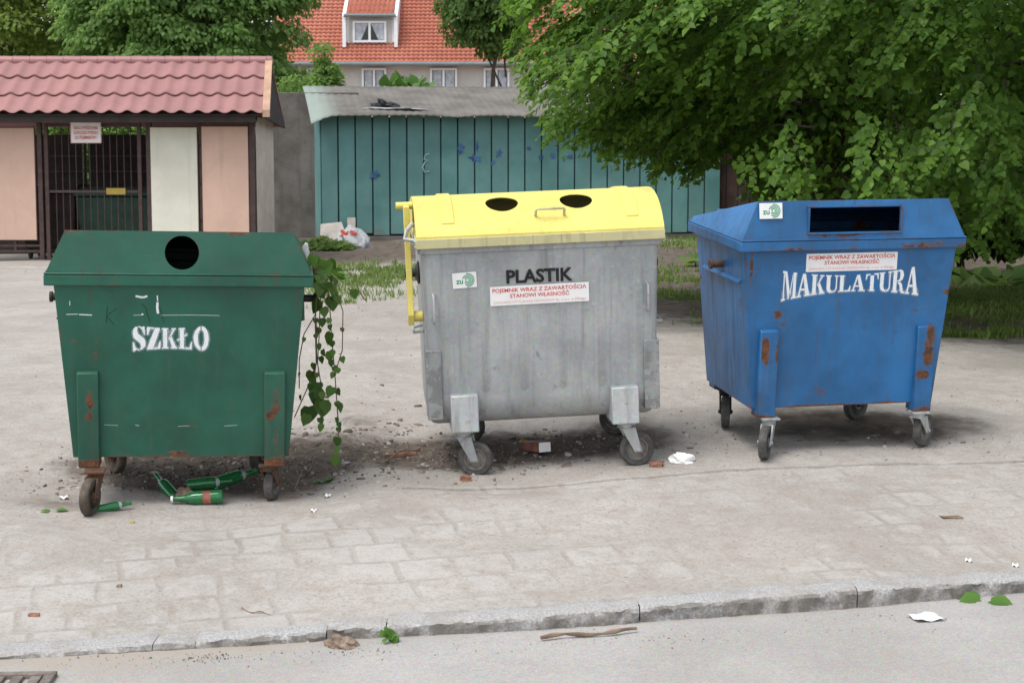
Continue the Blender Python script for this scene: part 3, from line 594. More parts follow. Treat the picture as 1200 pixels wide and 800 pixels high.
# outline order along each end: front foot, arc, back foot
fs = [(k, k + 1, m_ + k + 1, m_ + k) for k in range(n_ - 1)] + [(n_, 0, m_, m_ + n_), (n_ - 1, n_ + 1, m_ + n_ + 1, m_ + n_ - 1), tuple([n_] + list(range(n_)) + [n_ + 1]), tuple(reversed([m_ + n_] + [m_ + i for i in range(n_)] + [m_ + n_ + 1]))]
lid = L(MB().add(v, fs)).build('lid', 'yellow', y_)
def hole(x, y, z, r): return MB().tube([Vector((x, y, z)) + Vector((0, -.33, .94)) * -.16, Vector((x, y, z)) + Vector((0, -.33, .94)) * .2], r, 40)
ends = [MB().hexa([(sx - .1, .18, 1.36), (sx + .1, .18, 1.36), (sx + .1, .42, 1.36), (sx - .1, .42, 1.36), (sx - .1, .2, 1.47), (sx + .1, .2, 1.47), (sx + .1, .4, 1.49), (sx - .1, .4, 1.49)]) for sx in (-.69,)]
cut(lid, [L(hole(-.195, .172, 1.503, .092)), L(hole(.225, .172, 1.503, .092))] + [L(e) for e in ends], .006); lid.data.materials.clear(); lid.data.materials.append(MT['yellow'])
lid.data.polygons.foreach_set('use_smooth', [True] * len(lid.data.polygons)); lid.data.set_sharp_from_angle(angle=R(30))
L(MB().b2((-.694, -.034, 1.292), (.694, -.006, 1.346)).b2((-.694, D + .006, 1.286), (.694, D + .034, 1.334)).b2((-.694, -.005, 1.293), (-.676, D + .005, 1.345)).b2((.676, -.005, 1.293), (.694, D + .005, 1.345))).build('lid_skirt', 'cream', lid, bevel=.004)
for x in (-.51, .52):                                    # stiffening bands over the dome
    up_ = [(a, z + .009) for a, z in arc[2:-2]]; dn = [(a, z - .003) for a, z in arc[2:-2]]
    L(MB().prism(up_ + dn[::-1], x - .035, x + .035, 'x')).build('lid_band', 'yellow', lid, bevel=.002)
hz = lambda yv: float(np.interp(yv, [a for a, z in arc], [z for a, z in arc]))
L(MB().tube([(-.02, .05, hz(.05) - .01), (-.02, .02, hz(.05) + .03), (-.01, .012, hz(.05) + .038), (.13, .012, hz(.05) + .038), (.14, .02, hz(.05) + .03), (.14, .05, hz(.05) - .01)], .008, 8)).build('handle', 'cream', lid, smooth=True)
ym = lambda x, z: face_M(x, z, .026, .0353, .0034)
text('PLASTIK', .1, ym(-.008, 1.109) @ Matrix.Rotation(R(0), 4, 'Z') @ Matrix.Scale(1.0, 4), 'black', y_, bold=.0034, width=.375)
notice(ym(-.011, 1.010), .557, .107, y_, R(.4)); logo(ym(-.429, 1.106), .135, .086, y_, R(2.2))
for x, z0, z1 in ((-.607, .874, 1.034), (.600, .891, 1.042)):
    yv = .026 + (1.262 - 1) * .0353
    L(MB().tube([(x, yv, z0), (x, yv - .03, z0 + .008), (x, yv - .035, z0 + .02), (x, yv - .035, z1 - .02), (x, yv - .03, z1 - .008), (x, yv, z1)], .007, 8)).build('handle', 'zinc2', y_, smooth=True)
for sx in (-1, 1):
    x0, x1 = sorted((sx * .575, sx * .662))
    L(MB().hexa([(x0, .035, .33), (x1, .035, .33), (x1, .2, .33), (x0, .2, .33), (x0, .032, .722), (x1, .032, .722), (x1, .2, .722), (x0, .2, .722)])).build('corner_plate', 'zinc_dark', y_, bevel=.004)
    xc = sx * .457
    for bk in (0, 1):
        f_ = (lambda q: D - q) if bk else (lambda q: q)
        L(MB().hexa([(xc - .078, f_(-.02), .262), (xc + .078, f_(-.02), .262), (xc + .078, f_(.2), .262), (xc - .078, f_(.2), .262), (xc - .078, f_(.0), .468), (xc + .078, f_(.0), .468), (xc + .078, f_(.09), .468), (xc - .078, f_(.09), .468)])).build('wheel_bracket', 'zinc2', y_, bevel=.007)
    L(MB().tube([(sx * .64, .50, 1.09), (sx * .745, .50, 1.09)], .024, 16).lathe([(.055, 0), (.07, .012), (.03, .03)], 16, frame((sx * .655, .5, 1.09), (0, 1, 0), (0, 0, 1) if sx > 0 else (0, 0, -1)))).build('trunnion', 'dark', y_, bevel=.002)
    L(MB().tube([(sx * .66, .22, .80), (sx * .715, .24, .792), (sx * .715, .40, .792), (sx * .66, .42, .80)], .008, 8)).build('handle', 'zinc2', y_, smooth=True)
# yellow lifting arm on the left side, with its boss and the grip bar at the top
L(MB().prism([(.20, 1.50), (.30, 1.50), (.285, 1.25), (.27, .98), (.28, .90), (.25, .84), (.19, .84), (.17, .90), (.20, 1.0), (.215, 1.25)], -.745, -.712, 'x')
  .tube([(-.74, .225, .885), (-.66, .225, .885)], .03, 16).tube([(-.785, .30, 1.497), (-.69, .30, 1.497)], .021, 14)).build('lifting_arm', 'yellow', y_, bevel=.003)
L(MB().tube([(-.70, .10, 1.42), (-.735, .08, 1.385), (-.75, .06, 1.34), (-.70, .03, 1.335), (-.68, .01, 1.32)], .013, 8)).build('latch', 'zinc2', y_, smooth=True)
for a in [(-.465, .065, -.403, .049), (.465, .065, .53, .075), (-.45, .86, -.38, .83), (.46, .86, .52, .82)]: caster(y_, *a, .262, 'tyre', 'hub', 'zinc')
#--MORE--
# ------------------------------------------------------------------ foliage helpers
def unit(a): return a / np.maximum(np.linalg.norm(a, axis=-1, keepdims=True), 1e-9)
HEART = np.array([(0, .03, 0), (-.24, -.05, .02), (-.44, .14, .07), (-.45, .45, .09), (-.22, .78, .0), (0, 1.02, -.12), (.22, .78, .0), (.45, .45, .09), (.44, .14, .07), (.24, -.05, .02), (0, .45, -.03)]); HF4 = np.array([(0, 10, 2, 1), (10, 4, 3, 2), (0, 9, 8, 10), (10, 8, 7, 6)]); HF3 = np.array([(10, 5, 4), (10, 6, 5)])
DIAM = np.array([(0, 0, 0), (-.36, .45, .08), (0, 1, -.05), (.36, .45, .08)]); DF = np.array([(0, 3, 2, 1)])
def leaf_arrays(pos, tip, nrm, size, lod=2):
    tip = unit(tip); nrm = unit(nrm - tip * (nrm * tip).sum(-1, keepdims=True)); sd = np.cross(tip, nrm); sh = HEART if lod == 2 else DIAM
    V = pos[:, None, :] + size[:, None, None] * (sh[None, :, 0:1] * sd[:, None] + sh[None, :, 1:2] * tip[:, None] + sh[None, :, 2:3] * nrm[:, None])
    k = len(sh); o = (np.arange(len(pos)) * k)[:, None, None]
    if lod == 2: F = [(o + HF4[None]).reshape(-1, 4), (o + HF3[None]).reshape(-1, 3)]
    else: F = [(o + DF[None]).reshape(-1, 4)]
    return V.reshape(-1, 3), F
def leaves(name, pos, tip, nrm, size, mat, parent, lod=2):
    V, F = leaf_arrays(pos, tip, nrm, size, lod)
    return np_mesh(name, V - np.array(wloc(parent)) if parent else V, F, mat, parent)
def rnd(n, k=1.): return rng.normal(0, k, (n, 3))
def sprays(A, Dr, Ln, n, droop, out, up=.5, jit=.3):
    """leafy twigs: A starts, Dr directions, Ln lengths, n leaves on each -> leaf positions, tips, normals"""
    m = len(A); t = np.repeat(np.linspace(.08, 1, n)[None, :], m, 0) + rng.uniform(-.03, .03, (m, n)); Dr = unit(Dr); l = Ln[:, None, None]
    P = A[:, None] + Dr[:, None] * l * t[..., None]; P[..., 2] -= (droop * Ln)[:, None] * t ** 2
    side = unit(np.cross(Dr, [0, 0, 1.])); sg = np.where(np.arange(n) % 2 == 0, 1, -1)[None, :, None]
    tip = Dr[:, None] * .45 + side[:, None] * sg * .75 + np.array([0, 0, -.4]) + rng.normal(0, jit, (m, n, 3))
    nr = np.array([0, 0, up]) + out[:, None] * .75 + rng.normal(0, jit, (m, n, 3))
    return P.reshape(-1, 3), tip.reshape(-1, 3), nr.reshape(-1, 3)
def limb(mb, a, b, r0, r1, sag=0., n=6, seed=0):
    a = Vector(a); b = Vector(b); pts = []; L_ = (b - a).length
    for i in range(n + 1):
        t = i / n; p = a.lerp(b, t); w = math.sin(math.pi * t) * L_ * .06
        pts.append(p + Vector((math.sin(seed * 3.1 + t * 5) * w, math.cos(seed * 2.3 + t * 4) * w, sag * math.sin(math.pi * t))))
    mb.tube(pts, [r0 + (r1 - r0) * i / n for i in range(n + 1)], 8); return pts
MT['bark'] = simple('bark', (.075, .058, .045), .95, .45, 14, 0, .6); MT['twig'] = simple('twig_bark', (.10, .075, .05), .9, .35, 20)
MT['linden'] = leafmat('linden_leaf', (.046, .112, .018), (.155, .28, .04), .46)
MT['leaf_a'] = leafmat('maple_leaf', (.15, .22, .05), (.28, .37, .10), .55); MT['leaf_b'] = leafmat('chestnut_leaf', (.12, .23, .06), (.24, .37, .12), .55)
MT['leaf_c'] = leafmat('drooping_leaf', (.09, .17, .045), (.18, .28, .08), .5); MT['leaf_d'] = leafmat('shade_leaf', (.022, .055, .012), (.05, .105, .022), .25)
MT['leaf_e'] = leafmat('bright_shoot_leaf', (.07, .16, .03), (.14, .27, .06), .35); MT['grass'] = leafmat('grass_blade', (.08, .14, .03), (.19, .26, .065), .35)
MT['creeper'] = leafmat('fresh_creeper_leaf', (.03, .085, .016), (.12, .22, .045), .3)
def clump_tree(name, label, group, base, ctr, rad, nclump, nleaf, size, mat, cr=.9, shell=.55, trunk_r=.2, droop=.5, cat='tree', lod=1, flat=.8):
    """tapered trunk, limbs to the leaf clumps, and a crown of separate clumps of small leaves"""
    o = empty(name, base, label, cat, group); ctr = np.array(ctr, float); rad = np.array(rad, float)
    d = unit(rnd(nclump)); r = rng.uniform(shell, 1, (nclump, 1)) ** .6; C = ctr + d * r * rad
    C = C[C[:, 2] > base[2] + .3]; d = unit(C - ctr); k = len(C)
    q = unit(rnd(k * nleaf)).reshape(k, nleaf, 3); q[..., 2] = np.where(q[..., 2] < -.3, -q[..., 2] * .6, q[..., 2]); q = q * rng.uniform(.35, 1, (k, nleaf, 1)) ** .5
    sz = cr * rng.uniform(.6, 1.25, (k, 1, 1)); P = C[:, None] + q * sz * np.array([1, 1, flat])
    out = unit(q + d[:, None] * .5); tip = out * .5 + np.array([0, 0, -droop]) + rng.normal(0, .4, P.shape); nr = out * .6 + np.array([0, 0, .7]) + rng.normal(0, .35, P.shape)
    P = P.reshape(-1, 3); S_ = size * rng.uniform(.65, 1.25, len(P))
    leaves('crown', P, tip.reshape(-1, 3), nr.reshape(-1, 3), S_, mat, o, lod)
    mb = MB(); top = Vector(ctr) + Vector((0, 0, rad[2] * .3)); limb(mb, base, top, trunk_r, trunk_r * .35, 0, 8, 1)
    for i in range(min(16, k)):
        t = rng.uniform(.25, .9); limb(mb, Vector(base).lerp(top, t), C[i], trunk_r * .35, .02, 0, 6, i)
    mb.build('trunk', 'bark', o, smooth=True, world=True)
    return o

# ------------------------------------------------------------------ enclosure with the red roof
def boardmat(name, c):
    k = NT(name); col = k.mix(k.step(k.noise(1.4, 7, .6), .35, .7), mul(c, .9), mul(c, 1.05)); col = k.mix(k.step(k.noise(1, 6, .6, k.mapping((9, 9, .7))), .52, .8, 0, .35), col, mul(c, .55)); col = k.mix(k.step(k.noise(14, 8, .7), .63, .7, 0, .35), col, mul(c, .5)); k.bump(k.noise(60, 4, .6), .2, .004); return k.done(col, .8)
MT['pink'] = boardmat('salmon_board', (.62, .42, .33)); MT['cream_board'] = boardmat('cream_board', (.68, .665, .56))
MT['steel_brown'] = simple('brown_painted_steel', (.062, .036, .032), .6, .25, 10); MT['rooftile'] = boardmat('dusty_red_metal_tile', (.30, .15, .142)); MT['tan'] = simple('tan_flashing', (.42, .27, .185), .7, .15, 5); MT['ridge'] = simple('red_ridge_metal', (.29, .135, .132), .45, .08, 4)
MT['concrete'] = simple('pale_concrete', (.36, .335, .30), .9, .2, 5, 0, .3); MT['sidesheet'] = simple('grey_beige_sheet', (.60, .53, .45), .7, .1, 4); MT['dark_green'] = simple('dark_green_plastic', (.018, .05, .035), .6, .2, 5)
MT['dark_board'] = simple('dark_brown_board', (.03, .022, .019), .8, .25, 5); MT['yellow_plate'] = simple('yellow_plate', (.30, .22, .04), .6, .2, 6)
YF = 26.7
en = empty('bin_enclosure', (PY(160, 305, YF).x, YF + 1, gz(-5.5, 27)), 'low enclosure with pink tiled metal roof, barred gate and pink and cream panels', 'enclosure')
gz0 = gz(-5.5, 27)
def fx(u, Y=YF): return PY(u, 189, Y).x
def fz(v, Y=YF): return PY(600, v, Y).z
MB().b2((fx(-90), YF - .25, gz0 - .2), (fx(303), YF + 2.4, fz(306))).build('plinth', 'concrete', en, bevel=.02, world=True)
# roof: three courses of pressed wavy tiles
xa, xb = fx(-90, 26.2), fx(309, 26.2); ye, yr = 26.15, 27.45; ze, zr = fz(133.5, ye), fz(72, yr)
nx = int((xb - xa) / .0225); per = .268; xs = np.linspace(xa, xb, nx); rows = []
wave = .5 + .5 * np.sin(2 * np.pi * xs / per); wave = wave ** 1.3
for c in range(3):
    for k, s in enumerate((0, .02, .25, .5, .75, 1.)):
        f = (c + s) / 3; lift = .042 * (1 - s) + (.0 if s else 0); sc_ = (-.05 * (1 - wave)) * (1 - s) ** 2
        rows.append((f + 0 * xs + sc_ * .35, lift + .034 * wave - (.012 if k == 0 else 0)))
V = []; nrm = np.array([0, -(zr - ze), (yr - ye)]); nrm = nrm / np.linalg.norm(nrm)
for f, h in rows: V.append(np.stack([xs - .13 * f * (xs - xa) / (xb - xa), ye + (yr - ye) * f + nrm[1] * h, ze + (zr - ze) * f + nrm[2] * h], -1))
V = np.stack(V); ro_ = np_mesh('roof', V.reshape(-1, 3) - np.array(wloc(en)), grid_faces(nx, len(rows)), 'rooftile', en, smooth=True); ro_.data.set_sharp_from_angle(angle=R(40))
yb2, zb2 = 28.75, fz(147, 28.75); xv = fx(318, 27.4)
MB().hexa([(xa, yr, zr - .03), (xb - .04, yr, zr - .03), (xb + .0, yb2, zb2 - .03), (xa, yb2, zb2 - .03), (xa, yr, zr), (xb - .04, yr, zr), (xb + .0, yb2, zb2), (xa, yb2, zb2)]).build('back_roof_slope', 'rooftile', en, world=True)
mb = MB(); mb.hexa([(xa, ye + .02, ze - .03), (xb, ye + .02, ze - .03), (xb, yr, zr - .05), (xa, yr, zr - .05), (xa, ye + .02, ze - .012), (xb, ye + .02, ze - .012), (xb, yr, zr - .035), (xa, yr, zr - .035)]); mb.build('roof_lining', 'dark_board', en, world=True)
seg = 8 * .268; x = xa
rc = MB()
while x < xb - .03:
    x2 = min(x + .268 * 1.0, xb - .015); rc.tube([(x, yr, zr + .0), (x2 - .006, yr, zr + .0)], [.085, .080], 14); x = x2
rc.build('ridge_cap', 'ridge', en, smooth=True, world=True)
MB().hexa([(xb + .004, ye - .03, ze - .05), (xb + .115, ye - .03, ze - .05), (xb - .02, yr, zr - .02), (xb - .128, yr, zr - .02), (xb + .004, ye - .03, ze + .06), (xb + .115, ye - .03, ze + .06), (xb - .02, yr, zr + .06), (xb - .128, yr, zr + .06)]).build('verge_board', 'tan', en, world=True)
xg = xb + .04; MB().add([(xg, ye + .1, ze - .06), (xg - .11, yr, zr - .06), (xg - .04, yb2, zb2 - .05), (xg - .04, ye + .1, ze - .06), (xg - .15, yr, zr - .06), (xg - .08, yb2, zb2 - .05)], [(0, 1, 2), (5, 4, 3), (0, 3, 4, 1), (1, 4, 5, 2), (2, 5, 3, 0)]).build('gable_board', 'dark_board', en, world=True)
zt = fz(142); 
MB().b2((fx(-90), YF - .05, zt), (fx(302), YF + .05, zt + .09)).build('beam', 'steel_brown', en, bevel=.005, world=True)
MB().b2((fx(-90), ye + .05, ze - .13), (fx(306), ye + .11, ze - .03)).build('eave_beam', 'dark_board', en, bevel=.005, world=True)  # near-black colour paints in the shadow under the eave
for u0, u1 in ((44.5, 50), (172, 178.5), (292.5, 299)): MB().b2((fx(u0), YF - .045, gz0 - .1), (fx(u1), YF + .045, zt)).build('post', 'steel_brown', en, bevel=.006, world=True)
MB().b2((fx(233.5), YF - .02, gz0 + .1), (fx(237.2), YF + .02, zt)).build('post', 'steel_brown', en, bevel=.004, world=True)
for u0, u1, v0, v1, m_ in ((-70, 41.8, 150, 281, 'pink'), (177.5, 232, 149.5, 291, 'cream_board'), (237.5, 291.5, 148.5, 291, 'pink')):
    P_ = MB().b2((fx(u0), YF - .062, fz(v1)), (fx(u1), YF - .036, fz(v0))).build('wall_panel', m_, en, bevel=.004, world=True)
    MB().b2((fx(u0) - .012, YF - .034, fz(v1) - .012), (fx(u1) + .012, YF - .006, fz(v0) + .012)).build('panel_frame', 'steel_brown', P_, world=True)
for v0 in (286.5, 293): MB().b2((fx(-70), YF - .03, fz(v0 + 2.5)), (fx(45), YF + .03, fz(v0))).build('rail', 'steel_brown', en, world=True)
for u in (14, -30): MB().b2((fx(u), YF - .029, fz(294)), (fx(u + 3), YF + .029, fz(281))).build('rail', 'steel_brown', en, world=True)
for v0 in (170, 215, 258):
    for u0, u1 in ((41, 45), (178, 179.5), (291, 293), (233, 238)): MB().b2((fx(u0), YF - .02, fz(v0 + 2)), (fx(u1), YF + .02, fz(v0))).build('bracket', 'steel_brown', en, world=True)
# corrugated right side and dark back wall with slits
n = 26; ys = np.linspace(YF + .06, YF + 2.0, n); xs0 = fx(299) + .02
V = [(xs0 + (.012 if (i // 2) % 2 else -.012), y, z) for z in (gz0 + .05, zt + .06) for i, y in enumerate(ys)]
np_mesh('side_panel', np.array(V) - np.array(wloc(en)), grid_faces(n, 2), 'sidesheet', en)
ub = [-110, -30, 40, 96, 101.5, 103.8, 150.5, 152.2, 200, 300]; yb_ = YF + 2.0
for a, c in ((-110, 44), (45, 97), (98.6, 101.3), (104, 153), (154.2, 230), (231, 306)): MB().b2((fx(a, yb_), yb_ - .02, gz0), (fx(c, yb_), yb_ + .02, fz(158, yb_))).build('back_panel', 'dark_board', en, world=True)
for v0 in (182, 200): MB().b2((fx(-110, yb_), yb_ - .07, fz(v0 + 2, yb_)), (fx(306, yb_), yb_ - .03, fz(v0, yb_))).build('rail', 'steel_brown', en, world=True)
gt_ = MB(); g0, g1, gv0, gv1 = fx(52.5), fx(166), fz(144.5), fz(306)
for a, c in (((g0, gv1), (g0 + .06, gv0)), ((g1 - .06, gv1), (g1, gv0)), ((g0 + .061, gv0 - .05), (g1 - .061, gv0)), ((g0 + .061, gv1), (g1 - .061, gv1 + .05)), ((g0 + .061, fz(226)), (g1 - .061, fz(223)))): gt_.b2((a[0], YF - .03, a[1]), (c[0], YF + .03, c[1]))
gate = gt_.build('gate', 'steel_brown', en, bevel=.004, world=True)
for i in range(12):
    xb_ = g0 + .06 + (g1 - g0 - .12) * (i + 1) / 13; MB().tube([(xb_, YF, gv1 + .02), (xb_, YF, gv0 - .02)], .0085, 6).build('bar', 'steel_brown', gate, world=True)
MB().b2((fx(124.5), YF - .05, fz(228)), (fx(147), YF - .035, fz(220.5))).build('plate', 'yellow_plate', gate, bevel=.003, world=True)
sg = empty('notice_board', PY(102, 168, YF - .06), 'white notice with red Polish text on the barred gate', 'sign')
MB().b2((fx(84.8), YF - .065, fz(168)), (fx(120.6), YF - .05, fz(143.5))).build('board', 'paper', sg, bevel=.003, world=True)
fr_ = MB(); a, c, d, e = fx(84.8), fx(120.6), fz(168), fz(143.5)
for p, q in (((a, d), (a + .009, e)), ((c - .009, d), (c, e)), ((a + .01, e - .009), (c - .01, e)), ((a + .01, d), (c - .01, d + .009))): fr_.b2((p[0], YF - .068, p[1]), (q[0], YF - .0655, q[1]))
fr_.build('border', 'pale_red_ink', sg, world=True)
for i, t_ in enumerate(('ZAKAZ WYRZUCANIA', 'GORĄCEGO POPIOŁU', 'DO POJEMNIKÓW !')):
    M_ = frame(Vector((fx(102.7), YF - .067, fz(150.3 + i * 5.6))) - wloc(sg), (1, 0, 0), (0, 0, 1)); text(t_, .07, M_, 'red_ink', sg, bold=.002, width=.38 if i < 2 else .34)
# containers kept behind the gate
def dim_container(u, w, h, mat, label):
    p = Vector((fx(u, YF + 1.0), YF + 1.0, fz(306))); o = empty('waste_container', p, label, 'waste container')
    b = MB(); b.hexa([(-w * .44, -.38, .16), (w * .44, -.38, .16), (w * .44, .38, .16), (-w * .44, .38, .16), (-w / 2, -.45, h), (w / 2, -.45, h), (w / 2, .45, h), (-w / 2, .45, h)]); b.build('body', mat, o, bevel=.04)
    MB().prism([(-.48, h + .003), (-.46, h + .06), (-.2, h + .14), (.2, h + .14), (.46, h + .06), (.48, h + .003)], -w * .52, w * .52, 'x').build('lid', mat, o, bevel=.01)
    for sx in (-1, 1):
        for sy in (-1, 1): MB().tube([(sx * w * .36 - .02, sy * .27, .08), (sx * w * .36 + .02, sy * .27, .08)], .08, 16).build('wheel', 'tyre', o)
dim_container(140, 1.25, 1.0, 'dark_green', 'dark green container in the enclosure behind the right half of the gate')
dim_container(62, .9, 1.05, 'dark_board', 'black container in the enclosure behind the left half of the gate')
MB().hexa([(-.55, -.55, -.1), (.7, -.75, -.1), (.45, .5, -.1), (-.35, .5, -.1), (-.5, -.5, .03), (.65, -.7, .02), (.42, .48, .16), (-.32, .48, .16)])
st = MB().hexa([(-.5, -.9, -.1), (.6, -.9, -.1), (.6, .75, -.1), (-.35, .75, -.1), (-.5, -.9, .02), (.6, -.9, .02), (.6, .75, fz(307) - gz0 - .006), (-.35, .75, fz(307) - gz0 - .006)]).build('entrance_ramp', 'concrete', None, bevel=.03)
st.location = (fx(62), YF - 1.02, gz0); tag(st, 'pale concrete ramp in front of the barred enclosure gate', 'ramp', kind='structure')

# ------------------------------------------------------------------ concrete wall and teal shed
def wallmat():
    k = NT('stained_concrete'); col = k.mix(k.step(k.noise(1.1, 8, .65), .35, .68), (.085, .075, .066), (.17, .157, .142)); col = k.mix(k.step(k.noise(1, 6, .6, k.mapping((5, 5, .5))), .5, .75, 0, .6), col, (.07, .062, .056))
    col = k.mix(k.step(k.noise(6, 9, .7), .6, .68, 0, .5), col, (.05, .045, .04)); k.bump(k.noise(20, 6, .6), .4, .02); return k.done(col, .95)
MT['wall'] = wallmat()
YW = 34.6; wx0, wx1 = fx(262, YW), fx(420, YW)
cw = MB().b2((wx0, YW, .1), (wx1, YW + .22, fz(108.5, YW))); tag(cw.build('concrete_wall', 'wall', None, bevel=.015), 'high stained concrete wall between the enclosure and the teal shed', 'wall', kind='thing')
def tealmat():
    k = NT('teal_paint'); ri = k.n('ShaderNodeNewGeometry').outputs['Random Per Island']; col = k.mix(k.step(k.noise(1.2, 7, .6), .35, .68), (.075, .205, .195), (.125, .29, .275)); col = k.mix(k.step(k.noise(1, 6, .6, k.mapping((9, 9, .8))), .52, .8, 0, .5), col, (.13, .25, .235))
    col = k.mix(k.step(k.math('ADD', k.noise(3, 6, .6), k.step(k.xyz()[2], .5, .0, 0, .35)), .62, .85, 0, .7), col, (.16, .17, .15)); col = k.mix(k.step(k.noise(12, 8, .7), .66, .72, 0, .5), col, (.05, .06, .06)); col = k.mix(k.step(ri, 0, 1, 0, .35), col, (.115, .205, .195)); col = k.mix(k.step(k.noise(1, 7, .7, k.mapping((4, 4, .9), loc=(3, 1, 2))), .55, .72, 0, .45), col, (.16, .235, .22)); return k.done(col, .75)
MT['teal'] = tealmat(); MT['blot'] = simple('blue_paint_blot', (.045, .11, .235), .6, .5, 14); MT['chalk'] = simple('chalk_scrawl', (.36, .5, .48), .8, .2, 9); MT['gap'] = simple('dark_gap', (.015, .03, .03), .9, .2, 5)
def roofmat():
    k = NT('weathered_cement_sheet'); col = k.mix(k.step(k.noise(1.5, 8, .65), .35, .68), (.10, .092, .082), (.17, .157, .14)); col = k.mix(k.step(k.noise(1, 5, .6, k.mapping((9, .6, 1))), .45, .75, 0, .5), col, (.15, .14, .115))
    col = k.mix(k.step(k.xyz()[0], .5, -.1, 0, .7), col, (.27, .34, .30)); col = k.mix(k.step(k.noise(9, 8, .7), .62, .7, 0, .5), col, (.33, .33, .31)); return k.done(col, .95)
MT['sheet'] = roofmat()
p0 = PY(377, 279, 33.0); sh = empty('garage_shed', (p0.x, 33.0, gz(p0.x, 33) - .02), 'long teal board shed with grey corrugated roof', 'shed', rot=(0, 0, R(10)))
HT = fz(134, 33) - sh.location.z; NP = 24; PW_ = .332
bd = MB()
for i in range(NP): bd.b2((i * PW_ + .014, -.004 - .012 * rng.random(), .12 + .05 * rng.random()), ((i + 1) * PW_ - .014, .03, HT))
bd.build('wall', 'teal', sh, bevel=.006)
MB().b2((.01, .031, .0), (NP * PW_ - .01, 2.3, HT - .05)).build('shed_core', 'gap', sh)
MB().b2((-.02, .0, 0), (.0, 2.3, HT)).build('side_wall', 'teal', sh)
MB().b2((0, -.02, -.1), (NP * PW_, .2, .11)).build('plinth', 'wall', sh, bevel=.01)
nx_, ny_ = 300, 14; xs = np.linspace(-.2, NP * PW_ + .3, nx_); ys = np.linspace(-.42, 2.4, ny_); XX, YY = np.meshgrid(xs, ys)
ZZ = HT + .0 + (YY + .42) * .23 + .006 * np.sin(XX * 2 * np.pi / .15) + (fbm(XX, YY, .9, 3, 2) - .45) * .06 - .05 * np.exp(-((YY + .42) / .25) ** 2) * vnoise(XX, 0 * XX, 1.3, 3) - .16 * np.clip((.35 - XX) / .5, 0, 1) ** 2 * np.clip(1 - (YY + .4) / 2, 0, 1)
YY = YY + np.where(YY < -.4, (vnoise(XX, XX * 0, 2.2, 5) - .5) * .07, 0)
rr = np_mesh('roof', np.stack([XX, YY, ZZ], -1).reshape(-1, 3), grid_faces(nx_, ny_), 'sheet', sh, smooth=True); m_ = rr.modifiers.new('s', 'SOLIDIFY'); m_.thickness = .02
def shed_xz(u, v):                                       # shed-front coordinates of a point of the photo
    d = ray(u, v); Mi = (Matrix.Translation(sh.location) @ Matrix.Rotation(R(10), 4, 'Z')).inverted(); o_ = Mi @ Vector((0, 0, CAMZ)); dd = Mi.to_3x3() @ d; k = (-.021 - o_.y) / dd.y
    q = o_ + dd * k; return q.x, q.z
def splat(u, v, r, name, mat, el=1.):
    x, z = shed_xz(u, v); n = 28; ph = rng.random() * 6
    p = [(x + r * (1 + .2 * math.sin(2 * t + ph) + .25 * math.sin(5 * t + ph * 2) + .2 * math.sin(7 * t)) * math.cos(t), -.021, z + el * r * (1 + .2 * math.sin(2 * t + ph) + .25 * math.sin(5 * t + ph * 2) + .2 * math.sin(7 * t)) * math.sin(t)) for t in np.linspace(0, 2 * math.pi, n, endpoint=False)]
    MB().add(p, [tuple(range(n))]).build(name, mat, sh)
for u, v, r, e in ((439, 205, .075, 1), (540, 175, .06, 1.6), (557, 186, .10, .7), (559, 172, .035, 2.2), (578, 191, .05, 1), (585, 180, .055, 1.4), (634, 185, .06, .5), (648, 183, .05, 1.), (668, 184, .05, 1), (620, 174, .04, 1)): splat(u, v, r, 'paint_blot', 'blot', e)
cs = MB()
for pts in ([(503, 180), (498, 182), (497, 187), (502, 188), (498, 190), (495, 196), (498, 202), (503, 201)],):
    q = [Vector((shed_xz(*p)[0], -.022, shed_xz(*p)[1])) for p in pts]; cs.tube(q, .012, 5)
cs.build('chalk_scrawl', 'chalk', sh)
MT['rag'] = simple('black_rag', (.015, .016, .02), .6, .4, 8); MT['palebag'] = simple('grey_white_bag', (.36, .37, .38), .55, .12, 5)
def crumple(name, loc, r, mat, label, cat, seed=1, sc=(1, 1, .5), sub=3, amp=.5):
    bm = bmesh.new(); bmesh.ops.create_icosphere(bm, subdivisions=sub, radius=1)
    for v in bm.verts:
        p = v.co; n = float(fbm(p.x * 1.3 + p.z + seed, p.y * 1.3 - p.z * .7, 1.6, 4, seed)); k = 1 + (n - .47) * 2 * amp
        v.co = Vector((p.x * r * sc[0] * k, p.y * r * sc[1] * k, max(-.25, p.z) * r * sc[2] * k))
    me = bpy.data.meshes.new(name); bm.to_mesh(me); bm.free(); o = link(name, me, mat); o.location = Vector(loc) + Vector((0, 0, .2 * r * sc[2])); return tag(o, label, cat)
pr = Matrix.Translation(sh.location) @ Matrix.Rotation(R(10), 4, 'Z')
def on_roof(u, v, up=.03):
    d = ray(u, v); o_ = pr.inverted() @ Vector((0, 0, CAMZ)); dd = pr.to_3x3().inverted() @ d
    a = HT + .42 * .23; k = (a + .23 * o_.y - o_.z) / (dd.z - .23 * dd.y); return pr @ (o_ + dd * k + Vector((0, 0, up)))
crumple('rag', on_roof(452, 126), .2, 'rag', 'crumpled black rag lying on the shed roof', 'rag', 3, (1.15, .8, .42), 4, 1.3)
o = crumple('plastic_sheet', on_roof(456, 128, .0), .36, 'palebag', 'torn pale plastic strip under the black rag on the shed roof', 'plastic sheet', 6, (1.5, .28, .06), 4, 1.3)

